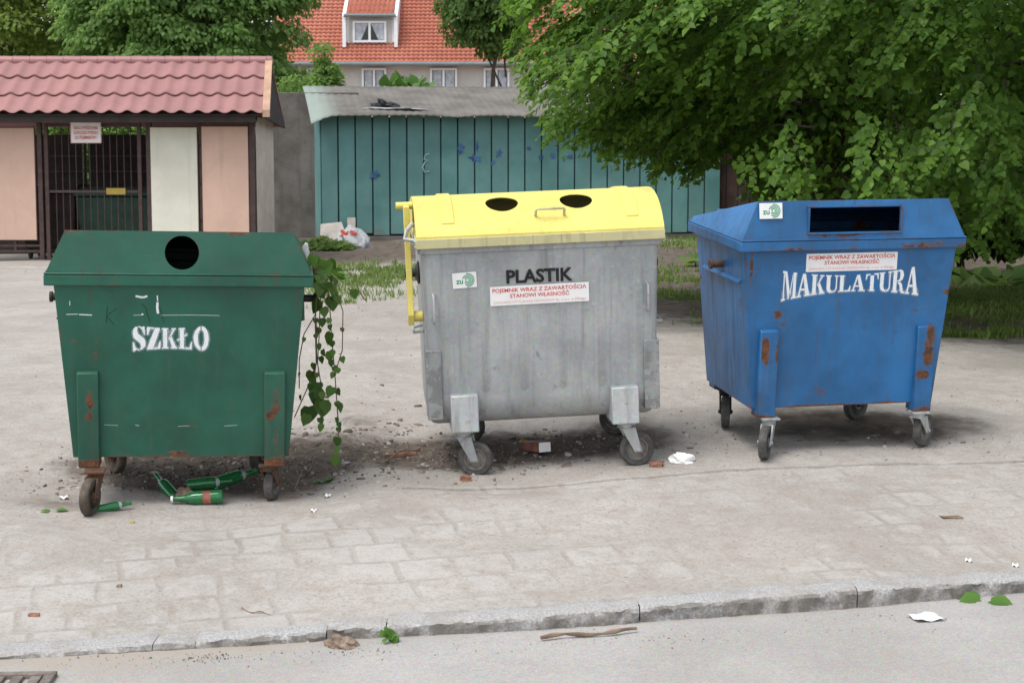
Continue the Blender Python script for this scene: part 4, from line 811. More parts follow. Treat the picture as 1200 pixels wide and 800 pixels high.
# ------------------------------------------------------------------ houses behind
def panmat():
    k = NT('orange_pantile'); sn = k.n('ShaderNodeVectorMath', operation='SNAP'); k.put(sn.inputs[0], k.co); sn.inputs[1].default_value = (.205, 50, .169); wn = k.n('ShaderNodeTexWhiteNoise'); k.put(wn.inputs[0], sn.outputs[0]); col = k.mix(k.step(k.noise(.35, 6, .6), .35, .7), (.38, .115, .07), (.46, .165, .105)); col = k.mix(k.step(k.noise(3.5, 3, .6), .5, .75, 0, .35), col, (.27, .09, .06))
    col = k.mix(k.step(wn.outputs[0], .3, 1, 0, .4), col, (.30, .10, .065)); return k.done(col, .75)
MT['pantile'] = panmat()
def render_wall():
    k = NT('grey_render'); col = k.mix(k.step(k.noise(.6, 7, .6), .35, .7), (.42, .40, .37), (.52, .50, .47)); col = k.mix(k.step(k.noise(1, 5, .6, k.mapping((1.5, 1.5, .25))), .5, .8, 0, .4), col, (.42, .36, .27)); return k.done(col, .9)
MT['render'] = render_wall(); MT['white'] = simple('white_paint', (.76, .77, .78), .5, .04, 3); MT['pane'] = simple('dark_window_pane', (.03, .035, .04), .12, .2, 3, 0, 0, .6); MT['curtain'] = simple('net_curtain', (.40, .42, .46), .8, .25, 6); MT['gutter'] = simple('grey_gutter', (.16, .20, .21), .5, .1, 3)
YH = 75.; hs_ = empty('house', (PY(480, 72, YH).x, YH + 4, .3), 'grey rendered house with steep orange tiled roof behind the shed', 'house')
def hx(u): return fx(u, YH)
def hz_(v): return fz(v, YH)
x0, x1 = hx(316), hx(812); zE = hz_(73)
MB().b2((x0 + .3, YH, .2), (x1 - .3, YH + 9, zE)).build('wall', 'render', hs_, world=True)
pitch = R(46); sl_ = 9.2; n = int((x1 - x0) / .205); rowh = .235; nr_ = int(sl_ / rowh)
xs = np.linspace(x0, x1, n * 5 + 1); wv = np.array([0, .9, 1, .75, .25]); w_ = np.tile(wv, n); w_ = np.append(w_, 0) * .05
V = []
for r_ in range(nr_):
    for s, hgt in ((0., -.02), (.0, .06), (1., .012)):
        t = (r_ + s) * rowh; h = hgt + w_ * (1 if hgt > 0 else .5); V.append(np.stack([xs, YH - .45 + t * math.cos(pitch) - h * math.sin(pitch), zE - .08 + t * math.sin(pitch) + h * math.cos(pitch)], -1))
V = np.stack(V); np_mesh('roof', V.reshape(-1, 3) - np.array(wloc(hs_)), grid_faces(len(xs), len(V)), 'pantile', hs_)
MB().hexa([(x0, YH - .4, zE - .16), (x1, YH - .4, zE - .16), (x1, YH + 12, zE - .16), (x0, YH + 12, zE - .16), (x0, YH - .35, zE - .1), (x1, YH - .35, zE - .1), (x1, YH + 6, zE + 6.2), (x0, YH + 6, zE + 6.2)]).build('roof_core', 'pantile', hs_, world=True)
MB().tube([(x0 - .1, YH - .52, zE - .1), (x1 + .1, YH - .52, zE - .1)], .085, 10).build('gutter', 'gutter', hs_, world=True)
def window(parent, u0, u1, v0, v1, Y, mull=1):
    a, c, z1, z0 = fx(u0, Y), fx(u1, Y), fz(v0, Y), fz(v1, Y); w = .09; f = MB()
    for p, q in (((a, z0), (a + w, z1)), ((c - w, z0), (c, z1)), ((a + w + .001, z1 - w), (c - w - .001, z1)), ((a + w + .001, z0), (c - w - .001, z0 + w)), (((a + c) / 2 - .05, z0 + w + .001), ((a + c) / 2 + .05, z1 - w - .001))): f.b2((p[0], Y - .09, p[1]), (q[0], Y + .05, q[1]))
    fo = f.build('window', 'white', parent, world=True)
    MB().b2((a + w, Y - .02, z0 + w), (c - w, Y - .005, z1 - w)).build('pane', 'pane', fo, world=True)
    cu = MB(); m = (a + c) / 2
    for s, e in ((a + w + .01, m - .06), (m + .06, c - w - .01)):
        wd = e - s; lft = s < m - .1
        cu.add([(s, Y - .024, z1 - w - .01), (e, Y - .024, z1 - w - .01), (e if not lft else e - wd * .55, Y - .024, z0 + w + .02), (s if lft else s + wd * .55, Y - .024, z0 + w + .02)] if mull == 2 else [(s + wd * .06, Y - .024, z1 - w - .01), (e - wd * .06, Y - .024, z1 - w - .01), (e - wd * .06, Y - .024, z0 + w + (z1 - z0) * .3), (s + wd * .06, Y - .024, z0 + w + (z1 - z0) * .3)], [(0, 1, 2, 3)])
    cu.build('curtain', 'curtain', fo, world=True)
for u0, u1 in ((425, 453.5), (504.5, 536), (567, 597), (360, 387)): window(hs_, u0, u1, 80, 124, YH - .01)
YD = YH + .35; dm = MB().b2((fx(405.5, YD), YD, fz(56, YD)), (fx(465.5, YD), YD + 4, fz(19, YD))).build('dormer', 'white', hs_, world=True)
MB().b2((fx(411, YD), YD - .03, fz(51.5, YD)), (fx(460, YD), YD - .002, fz(21, YD))).build('dormer_front', 'render', dm, world=True)
window(dm, 415, 454, 25, 50, YD - .05, 2)
dz0, dz1 = fz(19, YD), fz(19, YD) + 1.55; a, c = fx(408, YD), fx(463, YD); V = []; n2 = int((c - a) / .205); xs2 = np.linspace(a, c, n2 * 5 + 1); w2 = np.append(np.tile(wv, n2), 0) * .05
for r_ in range(14):
    for s, hgt in ((0., 0.), (0., .05), (1., .012)):
        t = (r_ + s) * .235; h = hgt + w2 * (1 if hgt else .5); V.append(np.stack([xs2, YD - .35 + t * .90 - h * .43, dz0 + .02 + t * .43 + h * .9], -1))
V = np.stack(V); np_mesh('dormer_roof', V.reshape(-1, 3) - np.array(wloc(dm)), grid_faces(len(xs2), len(V)), 'pantile', dm)
MB().tube([(a - .1, YD - .38, dz0 + .0), (c + .1, YD - .38, dz0 + .0)], .07, 8).build('gutter', 'gutter', dm, world=True)
for u in (403.5, 463.5): MB().hexa([(fx(u, YD), YD - .3, fz(56, YD)), (fx(u + 4, YD), YD - .3, fz(56, YD)), (fx(u + 4, YD), YD + 2.5, dz0 + 1.2), (fx(u, YD), YD + 2.5, dz0 + 1.2), (fx(u, YD), YD - .32, dz0 - .02), (fx(u + 4, YD), YD - .32, dz0 - .02), (fx(u + 4, YD), YD + 2.5, dz0 + 1.6), (fx(u, YD), YD + 2.5, dz0 + 1.6)]).build('trim', 'white', dm, world=True)
MT['yellow_wall'] = simple('ochre_render', (.55, .42, .22), .9, .1, 1); MT['grey_roof'] = simple('grey_roof_felt', (.2, .19, .18), .9, .2, 2)
yh = empty('house', (fx(790, 58), 60, .3), 'ochre rendered house glimpsed through the big tree', 'house')
MB().b2((fx(672, 56), 56, .2), (fx(900, 56), 64, 5.6)).build('wall', 'yellow_wall', yh, world=True)
MB().prism([(55.4, 5.5), (64.6, 5.5), (60, 8.4)], fx(668, 56), fx(904, 56), 'x').build('roof', 'pantile', yh, world=True)
for u in (700, 760, 830): window(yh, u, u + 34, 92, 140, 55.98)
# brown shed beside the teal one
q0 = PY(838, 262, 34.6); bs = empty('brown_shed', (q0.x + .9, 35.4, gz(4.6, 35)), 'dark brown board shed standing right of the teal shed', 'shed')
MT['brown_board'] = simple('brown_board', (.060, .036, .028), .85, .35, 3)
bb = MB()
for i in range(9): bb.b2((q0.x - .02 + i * .24, 34.6, .25), (q0.x + .205 + i * .24, 34.64, 2.75))
bb.build('wall', 'brown_board', bs, bevel=.004, world=True); MB().b2((q0.x - .04, 34.65, .2), (q0.x + 2.2, 36.6, 2.7)).build('shed_core', 'dark_board', bs, world=True); MB().hexa([(q0.x - .2, 34.4, 2.72), (q0.x + 2.4, 34.4, 2.72), (q0.x + 2.4, 36.9, 3.1), (q0.x - .2, 36.9, 3.1), (q0.x - .2, 34.4, 2.78), (q0.x + 2.4, 34.4, 2.78), (q0.x + 2.4, 36.9, 3.16), (q0.x - .2, 36.9, 3.16)]).build('roof', 'sheet', bs, world=True)

# ------------------------------------------------------------------ trees
def tb(u, Y): return Vector((fx(u, Y), Y, gz(fx(u, Y), Y) - .05))
G_ = 'trees behind the enclosure'
clump_tree('maple_tree', 'yellowish green tree at far left behind the enclosure roof', G_, tb(20, 46), (fx(10, 46), 46, 6.1), (3.9, 3.2, 4.4), 210, 420, .15, 'leaf_a', .95, .6, .22)
clump_tree('chestnut_tree', 'fresh green chestnut above the right end of the enclosure roof', G_, tb(225, 42), (fx(222, 42), 42, 5.4), (2.7, 2.6, 4.6), 360, 360, .14, 'leaf_b', .66, .62, .22, .9)
clump_tree('dark_tree', 'dark green tree seen in the gap between the chestnut and the maple', G_, tb(110, 55), (fx(112, 55), 55, 6.5), (4.6, 3, 6.5), 260, 300, .2, 'leaf_c', 1.2, .6, .22)
clump_tree('ash_tree', 'drooping tree with dark trunk in front of the house roof', None, tb(606, 42), (fx(578, 42), 42, 7.0), (1.4, 1.5, 2.75), 240, 330, .11, 'leaf_c', .48, .45, .07, 1.0)
clump_tree('elder_bush', 'columnar bush rising above the concrete wall left of the house window', None, tb(385, 37), (fx(379, 37), 37, 2.7), (.34, .34, 1.55), 170, 120, .085, 'leaf_b', .27, .3, .05, .3, 'bush')
clump_tree('elder_bush', 'low spreading bush over the wall beside the chestnut', None, tb(345, 36.6), (fx(357, 36.6), 36.6, 2.6), (.95, .5, .95), 120, 130, .085, 'leaf_b', .3, .3, .05, .3, 'bush')
def sapling(u, v, Y, h, label):
    b = tb(u, Y); top = Vector((fx(u, Y), Y, fz(v, Y))); o = empty('sapling', b, label, 'sapling', 'saplings behind the shed'); mb = MB(); limb(mb, b, top, .02, .006, 0, 6, u); n = 26
    t = rng.uniform(0, 1, n); P = np.array(top)[None] + np.stack([rng.normal(0, .16, n), rng.normal(0, .12, n), -t * h], -1)
    leaves('foliage', P, rnd(n, .5) + np.array([0, 0, .1]), rnd(n, .5) + np.array([0, -.5, .7]), rng.uniform(.14, .28, n), 'leaf_e', o, 2); mb.build('stem', 'twig', o, world=True, smooth=True)
sapling(474, 90, 37.5, .55, 'sapling behind the shed roof, tallest, between the two middle house windows'); sapling(459, 97, 37.3, .35, 'narrow sapling close to the right edge of the house window'); sapling(492, 98, 37.4, .35, 'low sapling touching the left edge of the wide framed window')

for u_, lab in ((60, 'green shrub behind the left half of the barred gate'), (150, 'green shrub behind the right half of the barred gate'), (235, 'green shrub behind the cream panel of the enclosure')):
    b = tb(u_, 36); clump_tree('shrub', lab, 'shrubs behind the enclosure', b, (b.x, 36, b.z + 1.3), (.95, .6, 1.5), 90, 110, .1, 'leaf_b', .36, .4, .05, .3, 'shrub')
# the big linden on the right
C0 = np.array([4.2, 17.2, 3.4]); BU = np.array([560, 590, 605, 640, 660, 680, 720, 760, 800, 830, 850, 870, 895, 930, 960, 985, 1010, 1300]); BV = np.array([5, 40, 112, 150, 175, 172, 182, 200, 212, 200, 172, 200, 222, 226, 226, 262, 292, 300])
def low_edge(u): return np.interp(u, BU, BV) + (vnoise(u, 0 * u, 1 / 26., 3) - .5) * 46 + (vnoise(u, 0 * u, 1 / 11., 5) - .5) * 20 + 4
tr = empty('linden_tree', tb(968, 18.2), 'large linden with low hanging fresh green branches behind the blue container', 'tree')
def shell(n, r0, r1, zmin, zmax):
    d = unit(rnd(n)); r = rng.uniform(r0, r1, (n, 1)); ax = np.where(d[:, :1] < 0, 4.5, 7.5); rad = np.concatenate([ax, np.full((n, 1), 4.0), np.where(d[:, 2:] > 0, 5.5, 2.7)], 1); A = C0 + d * r * rad
    return A[(A[:, 2] > zmin) & (A[:, 2] < zmax)], unit(d)[(A[:, 2] > zmin) & (A[:, 2] < zmax)]
def trim(A, d, marg=14):
    u, v = proj(A); ok = (v < low_edge(u) - marg) & (u > 596); return A[ok], d[ok]
A, dd = trim(*shell(12000, .55, 1.0, .7, 4.1), 4); cl = vnoise(A[:, 0] * .8, A[:, 1] * .6 + A[:, 2] * 1.6, 1.1, 6); keep = cl > .40; A, dd = A[keep], dd[keep]; u, v = proj(A); keep = rng.random(len(u)) < np.where(u < 790, .74, np.where((u > 930) & (v > 110), .6, .9)); A, dd = A[keep][:860], dd[keep][:860]
# each bough is a drooping fan of leafy twigs
bd_ = unit(dd * np.array([1, 1, .2]) + rnd(len(A), .3) + np.array([0, -.2, -.12])); bl = rng.uniform(.6, 1.15, len(A)); K = 11; tt_ = np.linspace(.05, 1, K)
st = A[:, None] + bd_[:, None] * (bl[:, None, None] * (tt_[None, :, None] - .7)); st[..., 2] -= (.28 * bl)[:, None] * tt_[None] ** 2
sd_ = unit(np.cross(bd_, [0, 0, 1.])); sg_ = np.where(np.arange(K) % 2 == 0, 1, -1)[None, :, None]; dr = unit(bd_[:, None] * .8 + sd_[:, None] * sg_ * rng.uniform(.3, .95, (len(A), K, 1)) + rng.normal(0, .12, (len(A), K, 3)) + np.array([0, 0, -.15]))
Ln = rng.uniform(.22, .5, (len(A), K)) * (1.15 - .5 * tt_[None]); st = st.reshape(-1, 3); dr = dr.reshape(-1, 3); Ln = Ln.ravel(); od = np.repeat(unit(dd * np.array([1, 1, .4])), K, 0)
P1, T1, N1 = sprays(st, dr, Ln, 11, .6, od, .85, .27)
u, v = proj(P1); ok = (v < low_edge(u) + rng.normal(0, 7, len(u))) & (u > 590 + rng.normal(0, 6, len(u))); P1, T1, N1 = P1[ok], T1[ok], N1[ok]
S1 = rng.uniform(.038, .084, len(P1)) * np.repeat(rng.uniform(.8, 1.15, len(st)), 11)[ok]
A2, d2 = shell(3200, .4, 1., 4.4, 9); kk = (A2[:, 0] > 3.4) | (rng.random(len(A2)) < .12); A2, d2 = A2[kk], d2[kk]; A2[:, 1] -= np.where(A2[:, 0] > 3.4, 1.9, 0); P2, T2, N2 = sprays(A2, d2 + rnd(len(d2), .4), rng.uniform(.7, 1.3, len(A2)), 12, .35, d2, .6, .35); S2 = rng.uniform(.16, .26, len(P2))  # unseen upper canopy, thinned left, moved forward right to shade the leaves below
u, v = proj(P2); ok = v < -45; P2, T2, N2, S2 = P2[ok], T2[ok], N2[ok], S2[ok]
n3 = 26000; d3 = unit(rnd(n3)); P3 = C0 + d3 * rng.uniform(.15, .78, (n3, 1)) ** .7 * np.concatenate([np.where(d3[:, :1] < 0, 4.2, 7.5), np.full((n3, 1), 3.6), np.where(d3[:, 2:] > 0, 3., 2.7)], 1)
u, v = proj(P3); ok = (v < low_edge(u) - 6) & (u > 770) & (P3[:, 2] > .9) & (P3[:, 1] > 17.3); P3 = P3[ok]; n3 = len(P3)
A4 = np.stack([rng.uniform(4.6, 11, 900), rng.uniform(11.2, 13.4, 900), rng.uniform(3.6, 5.4, 900)], -1); P4, T4, N4 = sprays(A4, np.array([0, -.6, 0]) + rnd(900, .6), rng.uniform(.7, 1.2, 900), 12, .2, unit(np.array([0, -.5, .6]) + rnd(900, .3)), .7, .35)  # overhang sprays out of view, added to darken the foliage on the right
u, v = proj(P4); ok = v < -40; P4, T4, N4 = P4[ok], T4[ok], N4[ok]
leaves('crown', np.concatenate([P1, P2, P3, P4]), np.concatenate([T1, T2, rnd(n3, .6) + np.array([0, 0, -.5]), T4]), np.concatenate([N1, N2, rnd(n3, .6) + np.array([0, -.6, .5]), N4]), np.concatenate([S1, S2, rng.uniform(.06, .11, n3), rng.uniform(.14, .22, len(P4))]), 'linden', tr)
mb = MB(); tp = Vector((3.5, 18.2, 5.2)); b0 = Vector(tr.location); limb(mb, b0, tp, .14, .09, 0, 9, 2)
for i in range(9):
    j = rng.integers(len(A)); t = rng.uniform(.25, .95); pts = limb(mb, b0.lerp(tp, t), A[j] - dd[j] * .3, .032, .008, .25, 7, i)
tw = mb
u, v = proj(st + dr * Ln[:, None]); okj = np.flatnonzero((u < 1300) & (v < low_edge(u) - 22) & (u > 612))
for j in rng.choice(okj, min(900, len(okj)), replace=False):
    a = Vector(st[j]); d = Vector(dr[j]); tw.tube([a + d * Ln[j] * t + Vector((0, 0, -.55 * Ln[j] * t * t)) for t in (0, .5, 1)], [.005, .004, .002], 4, False)
for j in range(0, len(A), 2):
    e_ = A[j] + bd_[j] * bl[j] * .3; u, v = proj(e_[None])
    if v[0] > float(low_edge(u)[0]) - 30 or u[0] < 615: continue
    a = Vector(A[j]); d = Vector(bd_[j]); tw.tube([a + d * bl[j] * (t - .75) + Vector((0, 0, -.28 * bl[j] * max(t, 0) ** 2)) for t in (-.3, .1, .5, 1)], [.012, .009, .006, .003], 5, False)
mb.build('trunk', 'bark', tr, smooth=True, world=True)
# dense undergrowth in the shade behind it
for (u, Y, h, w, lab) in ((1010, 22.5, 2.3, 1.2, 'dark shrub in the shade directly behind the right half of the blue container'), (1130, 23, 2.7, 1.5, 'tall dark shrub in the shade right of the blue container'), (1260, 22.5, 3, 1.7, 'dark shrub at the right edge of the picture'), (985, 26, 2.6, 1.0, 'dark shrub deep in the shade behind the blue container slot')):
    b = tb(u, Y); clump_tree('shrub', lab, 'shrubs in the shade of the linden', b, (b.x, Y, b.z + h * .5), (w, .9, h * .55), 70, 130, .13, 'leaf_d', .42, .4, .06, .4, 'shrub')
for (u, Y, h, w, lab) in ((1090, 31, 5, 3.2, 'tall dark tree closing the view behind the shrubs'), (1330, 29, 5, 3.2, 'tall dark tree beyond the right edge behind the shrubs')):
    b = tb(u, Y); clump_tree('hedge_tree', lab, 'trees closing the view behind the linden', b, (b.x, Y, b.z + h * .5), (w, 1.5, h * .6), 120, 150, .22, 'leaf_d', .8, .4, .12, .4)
# burdock and low plants
def burdock(u, v, n, s, label, group='large leaved weeds'):
    p = at(u, v); o = empty('burdock', p, label, 'plant', group); t = rng.uniform(0, 2 * math.pi, n); rr_ = rng.uniform(.05, .25, n) * s * 2
    P = np.stack([p.x + np.cos(t) * rr_, p.y + np.sin(t) * rr_, p.z + rng.uniform(.06, .4, n) * s], -1); tip = np.stack([np.cos(t), np.sin(t), rng.uniform(-.3, .5, n)], -1); nr = np.array([0, -.35, .9]) + rnd(n, .25)
    leaves('foliage', P, tip, nr, rng.uniform(.6, 1.1, n) * s, 'leaf_c', o); mb = MB()
    for q in P: mb.tube([(p.x, p.y, p.z - .02), ((p.x + q[0]) / 2, (p.y + q[1]) / 2, p.z + (q[2] - p.z) * .75), tuple(q)], .008 * s * 2, 5)
    mb.build('stem', 'leaf_d', o, world=True)
burdock(1175, 337, 10, .42, 'tall burdock with big pale leaves at the right edge'); burdock(1135, 332, 8, .35, 'burdock close to the right corner of the blue container'); burdock(1090, 352, 7, .2, 'small leafy weed low beside the right side of the blue container'); burdock(815, 312, 7, .3, 'broad leaved weed standing left of the blue container')
# grass and weeds
gp = [(435, 330, 1.5, 2.2, 5200), (400, 352, .5, .7, 500), (395, 312, .8, 1.2, 700), (455, 318, .8, 1.2, 1500), (770, 318, 1.0, 1.5, 1000), (800, 284, 1.4, 2.6, 3200), (795, 346, .5, .8, 900), (800, 330, .8, .5, 700), (790, 375, .5, .4, 350), (1120, 395, .6, .25, 700), (1165, 390, .5, .25, 600), (1150, 368, 2.0, 1.2, 3600), (1180, 345, 2.2, 1.6, 3800), (1260, 360, 2.2, 1.5, 2500), (1105, 350, .8, 1., 1200), (300, 320, 2, 2, 300), (690, 285, 3, 3, 2200), (960, 300, 3, 3, 1500)]
B_ = []
for u, v, rx, ry, n in gp:
    p = at(u, v); x = rng.normal(p.x, rx * .55, n); y = rng.normal(p.y, ry * .55, n); k = vnoise(x, y, 3.2, 7) > .42; B_.append(np.stack([x[k], y[k], ground(x[k], y[k]) - .005], -1))
B_ = np.concatenate(B_); n = len(B_); t = rng.uniform(0, 2 * math.pi, n); hgt = rng.uniform(.03, .10, n); tip = B_ + np.stack([np.cos(t) * hgt * .6, np.sin(t) * hgt * .6, hgt], -1); sd = np.stack([-np.sin(t), np.cos(t), 0 * t], -1) * .007; mid = (B_ + tip) / 2 + np.array([0, 0, .012])
V = np.stack([B_ - sd, B_ + sd, mid + sd * .7, tip, mid - sd * .7], 1).reshape(-1, 3); i5 = (np.arange(n) * 5)[:, None]
tag(np_mesh('grass', V, [i5 + np.array([[0, 1, 2, 4]]), i5 + np.array([[4, 2, 3]])], 'grass'), kind='stuff')
k = rng.choice(n, 450); P = B_[k] + np.array([0, 0, .03]); t = rng.uniform(0, 6.28, 450)
V, F = leaf_arrays(P, np.stack([np.cos(t), np.sin(t), .25 + 0 * t], -1), rnd(450, .3) + np.array([0, 0, 1]), rng.uniform(.03, .07, 450)); tag(np_mesh('weeds', V, F, 'leaf_e'), kind='stuff')
p = at(378, 293); wh = empty('weed_heap', p, 'heap of pulled green weeds against the left end of the teal shed', 'weed heap'); n = 900; a_ = rng.uniform(0, 6.28, n); q = rng.uniform(0, 1, n) ** .5
P = np.stack([p.x + np.cos(a_) * q * .55, p.y + np.sin(a_) * q * .5, p.z + .22 * (1 - q) * rng.uniform(.2, 1.1, n) + .02], -1); leaves('foliage', P, rnd(n), rnd(n, .5) + np.array([0, -.2, .8]), rng.uniform(.05, .11, n), 'leaf_c', wh)
mb = MB()
for i in range(14):
    a_ = rng.uniform(0, 6.28); mb.tube([(p.x - .5 * math.cos(a_), p.y - .4 * math.sin(a_), p.z + .03), (p.x, p.y, p.z + .2), (p.x + .5 * math.cos(a_), p.y + .4 * math.sin(a_), p.z + .05)], .008, 5)
mb.build('stem', 'twig', wh, world=True)
p = at(414, 291); sk = crumple('cement_bag', p, .33, 'palebag', 'grey white plastic sack with red print lying before the teal shed', 'sack', 9, (1.05, .75, .95), 4, .35); sk.rotation_euler = (0, 0, R(-15))
lf = MB()
for pts in ([(-.16, -.03), (-.02, .03)], [(-.14, .06), (.0, -.06)], [(.03, .05), (.14, .0)]):
    (a, c), (d, e) = pts; lf.hexa([(a - .02, -.215, .18 + c), (d - .02, -.215, .18 + e), (d + .02, -.21, .18 + e + .03), (a + .02, -.21, .18 + c + .03), (a - .02, -.235, .19 + c), (d - .02, -.235, .19 + e), (d + .02, -.225, .2 + e + .03), (a + .02, -.225, .2 + c + .03)])
lf.build('print', 'red_ink', sk)
p = at(394, 286); sb = MB().hexa([(-.3, -.05, -.02), (.25, -.05, -.02), (.25, .0, -.02), (-.3, .0, -.02), (-.28, .3, .36), (.12, .3, .40), (.12, .34, .41), (-.28, .34, .37)]).build('stone_slab', 'concrete', None, bevel=.01); sb.location = p; sb.rotation_euler = (0, 0, R(8)); tag(sb, 'grey slab leaning on the teal shed behind the sack', 'slab')
p = at(411, 284); sb = MB().hexa([(-.07, .1, -.02), (.07, .1, -.02), (.07, .16, -.02), (-.07, .16, -.02), (-.09, .3, .45), (.07, .3, .45), (.07, .34, .45), (-.09, .34, .45)]).build('board', 'concrete', None, bevel=.006); sb.location = p; tag(sb, 'narrow grey board propped on the teal shed beside the leaning slab', 'board')

# ------------------------------------------------------------------ creeper hanging from the green container
YC = 9.30
def cz(a, b, Y=YC): return PY(330 + a / 2.667, 260 + b / 2.667, Y)
cp = empty('cut_creeper', at(385, 556), 'cut leafy creeper shoots hanging from the lid of the green container', 'plant cuttings')
sm = MB()
for i, path in enumerate([[(95, 130), (112, 190), (108, 250), (105, 330), (108, 440), (100, 500)], [(95, 140), (125, 200), (120, 250), (118, 340), (112, 440), (125, 520), (123, 650)], [(95, 140), (140, 180), (150, 250), (155, 340), (162, 420), (170, 520), (178, 640), (176, 690), (168, 750)], [(95, 150), (150, 180), (180, 240), (192, 280), (190, 400), (165, 480)], [(95, 150), (115, 200), (105, 290), (70, 350), (55, 430), (55, 520)], [(108, 300), (110, 440), (80, 520), (40, 610)], [(95, 140), (150, 160), (175, 185), (182, 215)], [(232, 180), (240, 215), (267, 250)], [(150, 150), (200, 150), (232, 180)]]):
    sm.tube([cz(a, b, YC + (i % 3 - 1) * .06 + .03 * math.sin(k * 2 + i)) for k, (a, b) in enumerate(path)], .0032 if i != 8 else .002, 5)
sm.build('stem', 'twig', cp, smooth=True, world=True)
LV = [(155, 345, .085), (148, 402, .08), (128, 398, .05), (95, 465, .085), (85, 575, .125), (115, 520, .115), (132, 555, .12), (108, 530, .1), (160, 515, .075), (178, 565, .065), (176, 672, .065), (168, 725, .08), (226, 210, .065), (125, 300, .06), (122, 245, .10), (130, 265, .07), (118, 330, .05), (172, 520, .05), (152, 430, .05), (100, 485, .06), (125, 560, .09), (80, 600, .08), (100, 440, .045), (110, 470, .04), (165, 470, .045), (150, 300, .04), (170, 610, .045), (176, 640, .04), (190, 330, .035), (58, 470, .04), (118, 610, .05), (174, 700, .05), (60, 540, .04), (106, 300, .04), (112, 380, .045), (106, 350, .035), (120, 420, .05), (156, 370, .05), (152, 320, .04), (164, 450, .05), (172, 560, .045), (178, 625, .04), (172, 735, .05), (122, 630, .055), (116, 500, .06), (126, 530, .05), (188, 420, .045), (176, 455, .045), (94, 505, .05), (70, 360, .035), (160, 400, .045)]
n = len(LV); P = np.array([cz(a, b, YC + rng.normal(0, .05)) for a, b, s in LV]); tip = np.array([0, 0, -1.]) + rnd(n, .22); nr = np.stack([rng.normal(0, .7, n), -np.ones(n), rng.uniform(.1, .7, n)], -1)
m2 = 42; a_ = rng.uniform(95, 182, m2); b2 = 85 + rng.uniform(0, 130, m2) + (a_ - 95) * .3; Pc = np.array([cz(a, b, YC + rng.normal(0, .09)) for a, b in zip(a_, b2)])
tip = np.concatenate([tip, np.array([.35, -.1, -.75]) + rnd(m2, .5)]); nr = np.concatenate([nr, np.array([.25, -.6, .6]) + rnd(m2, .5)]); S_ = np.concatenate([[s * .88 for a, b, s in LV], rng.uniform(.035, .09, m2)])
leaves('foliage', np.concatenate([P, Pc]), tip, nr, S_, 'creeper', cp)
o = crumple('plastic_bag', PY(356.5, 300, 9.3) - Vector((0, 0, .04)), .05, 'palebag', 'pale crumpled plastic stuck under the green lid beside the creeper', 'plastic bag', 5, (.55, 1, 1.6), 3, .8)

# ------------------------------------------------------------------ litter
def glass():
    k = NT('green_bottle_glass'); k.p.inputs['Transmission Weight'].default_value = .75; return k.done((.06, .42, .15), .07)
MT['glass'] = glass(); MT['cardb'] = simple('printed_carton', (.25, .09, .06), .6, .5, 9); MT['brick'] = simple('broken_brick', (.24, .12, .08), .95, .35, 15, 0, .5); MT['stone'] = simple('crumbled_mortar', (.23, .17, .13), .95, .45, 20, 0, .8); MT['wood'] = simple('grey_brown_wood', (.19, .135, .095), .9, .4, 15)
def bottle(u, v, yaw, pitch_, label, sc=1., cap=True, z=0.):
    p = at(u, v); o = empty('glass_bottle', p + Vector((0, 0, .034 * sc + z)), label, 'bottle', 'empty green glass bottles under the container', rot=(0, R(pitch_), R(yaw)))
    M = Matrix.Rotation(R(90), 4, 'Y') @ Matrix.Scale(sc, 4) @ Matrix.Translation((0, 0, -.13))
    MB().lathe([(.0, .004), (.028, 0), (.033, .006), (.034, .02), (.034, .14), (.031, .16), (.02, .185), (.0145, .21), (.0135, .245), (.0155, .247), (.0155, .258), (.011, .26), (.010, .24), (.015, .2), (.029, .155), (.031, .14), (.031, .02), (.0, .012)], 28, M).build('glass', 'glass', o, smooth=True)
    MB().lathe([(.0344, .06), (.0344, .10)] if cap else [(.0305, .165), (.0205, .186)], 28, M).build('label', 'cardb' if cap else 'palebag', o, smooth=True)
    if cap: MB().lathe([(.0165, .25), (.0168, .262), (.0, .264)], 20, M).build('cap', 'paper', o, smooth=True)
bottle(231, 590, 186, 2, 'green bottle with a white cap lying nearest the camera under the green container', 1.05)
bottle(194, 576, 128, -22, 'green bottle tipped up with its neck pointing left, leftmost of the pile', .95, False)
bottle(246, 579, 12, -4, 'green bottle lying behind the white capped one', .95, False, .035); bottle(276, 575, 28, -12, 'green bottle pointing up to the right, rightmost of the pile', 1.0, False, .045)
bottle(134, 598, 20, -8, 'green bottle beside the front left wheel of the green container', .7, False)
crumple('crumpled_paper', at(216, 585), .055, 'wood', 'crumpled brown white paper among the green bottles', 'paper', 2, (1, .8, 1), 3, .9)
crumple('crumpled_paper', at(800, 541), .06, 'paper', 'crumpled white paper on the ground right of the grey container', 'paper', 4, (1.1, .8, .7), 3, .8)
def slabthing(name, u, v, d, mat, label, cat, yaw=0, rot=(0, 0), seed=0):
    p = at(u, v, ROADZ if v > 745 else None); bm = bmesh.new(); bmesh.ops.create_cube(bm, size=1); bmesh.ops.subdivide_edges(bm, edges=bm.edges[:], cuts=5, use_grid_fill=True)
    for w in bm.verts:
        n_ = float(fbm(w.co.x * 3 + seed, w.co.y * 3 + w.co.z * 2.3, 1.3, 4, int(seed))) - .47; k = 1 + n_ * .75; w.co = Vector((w.co.x * d[0] * k, w.co.y * d[1] * k, w.co.z * d[2] * k))
    me = bpy.data.meshes.new(name); bm.to_mesh(me); bm.free(); o = link(name, me, mat); o.location = p + Vector((0, 0, d[2] * .42)); o.rotation_euler = (R(rot[0]), R(rot[1]), R(yaw)); return tag(o, label, cat)
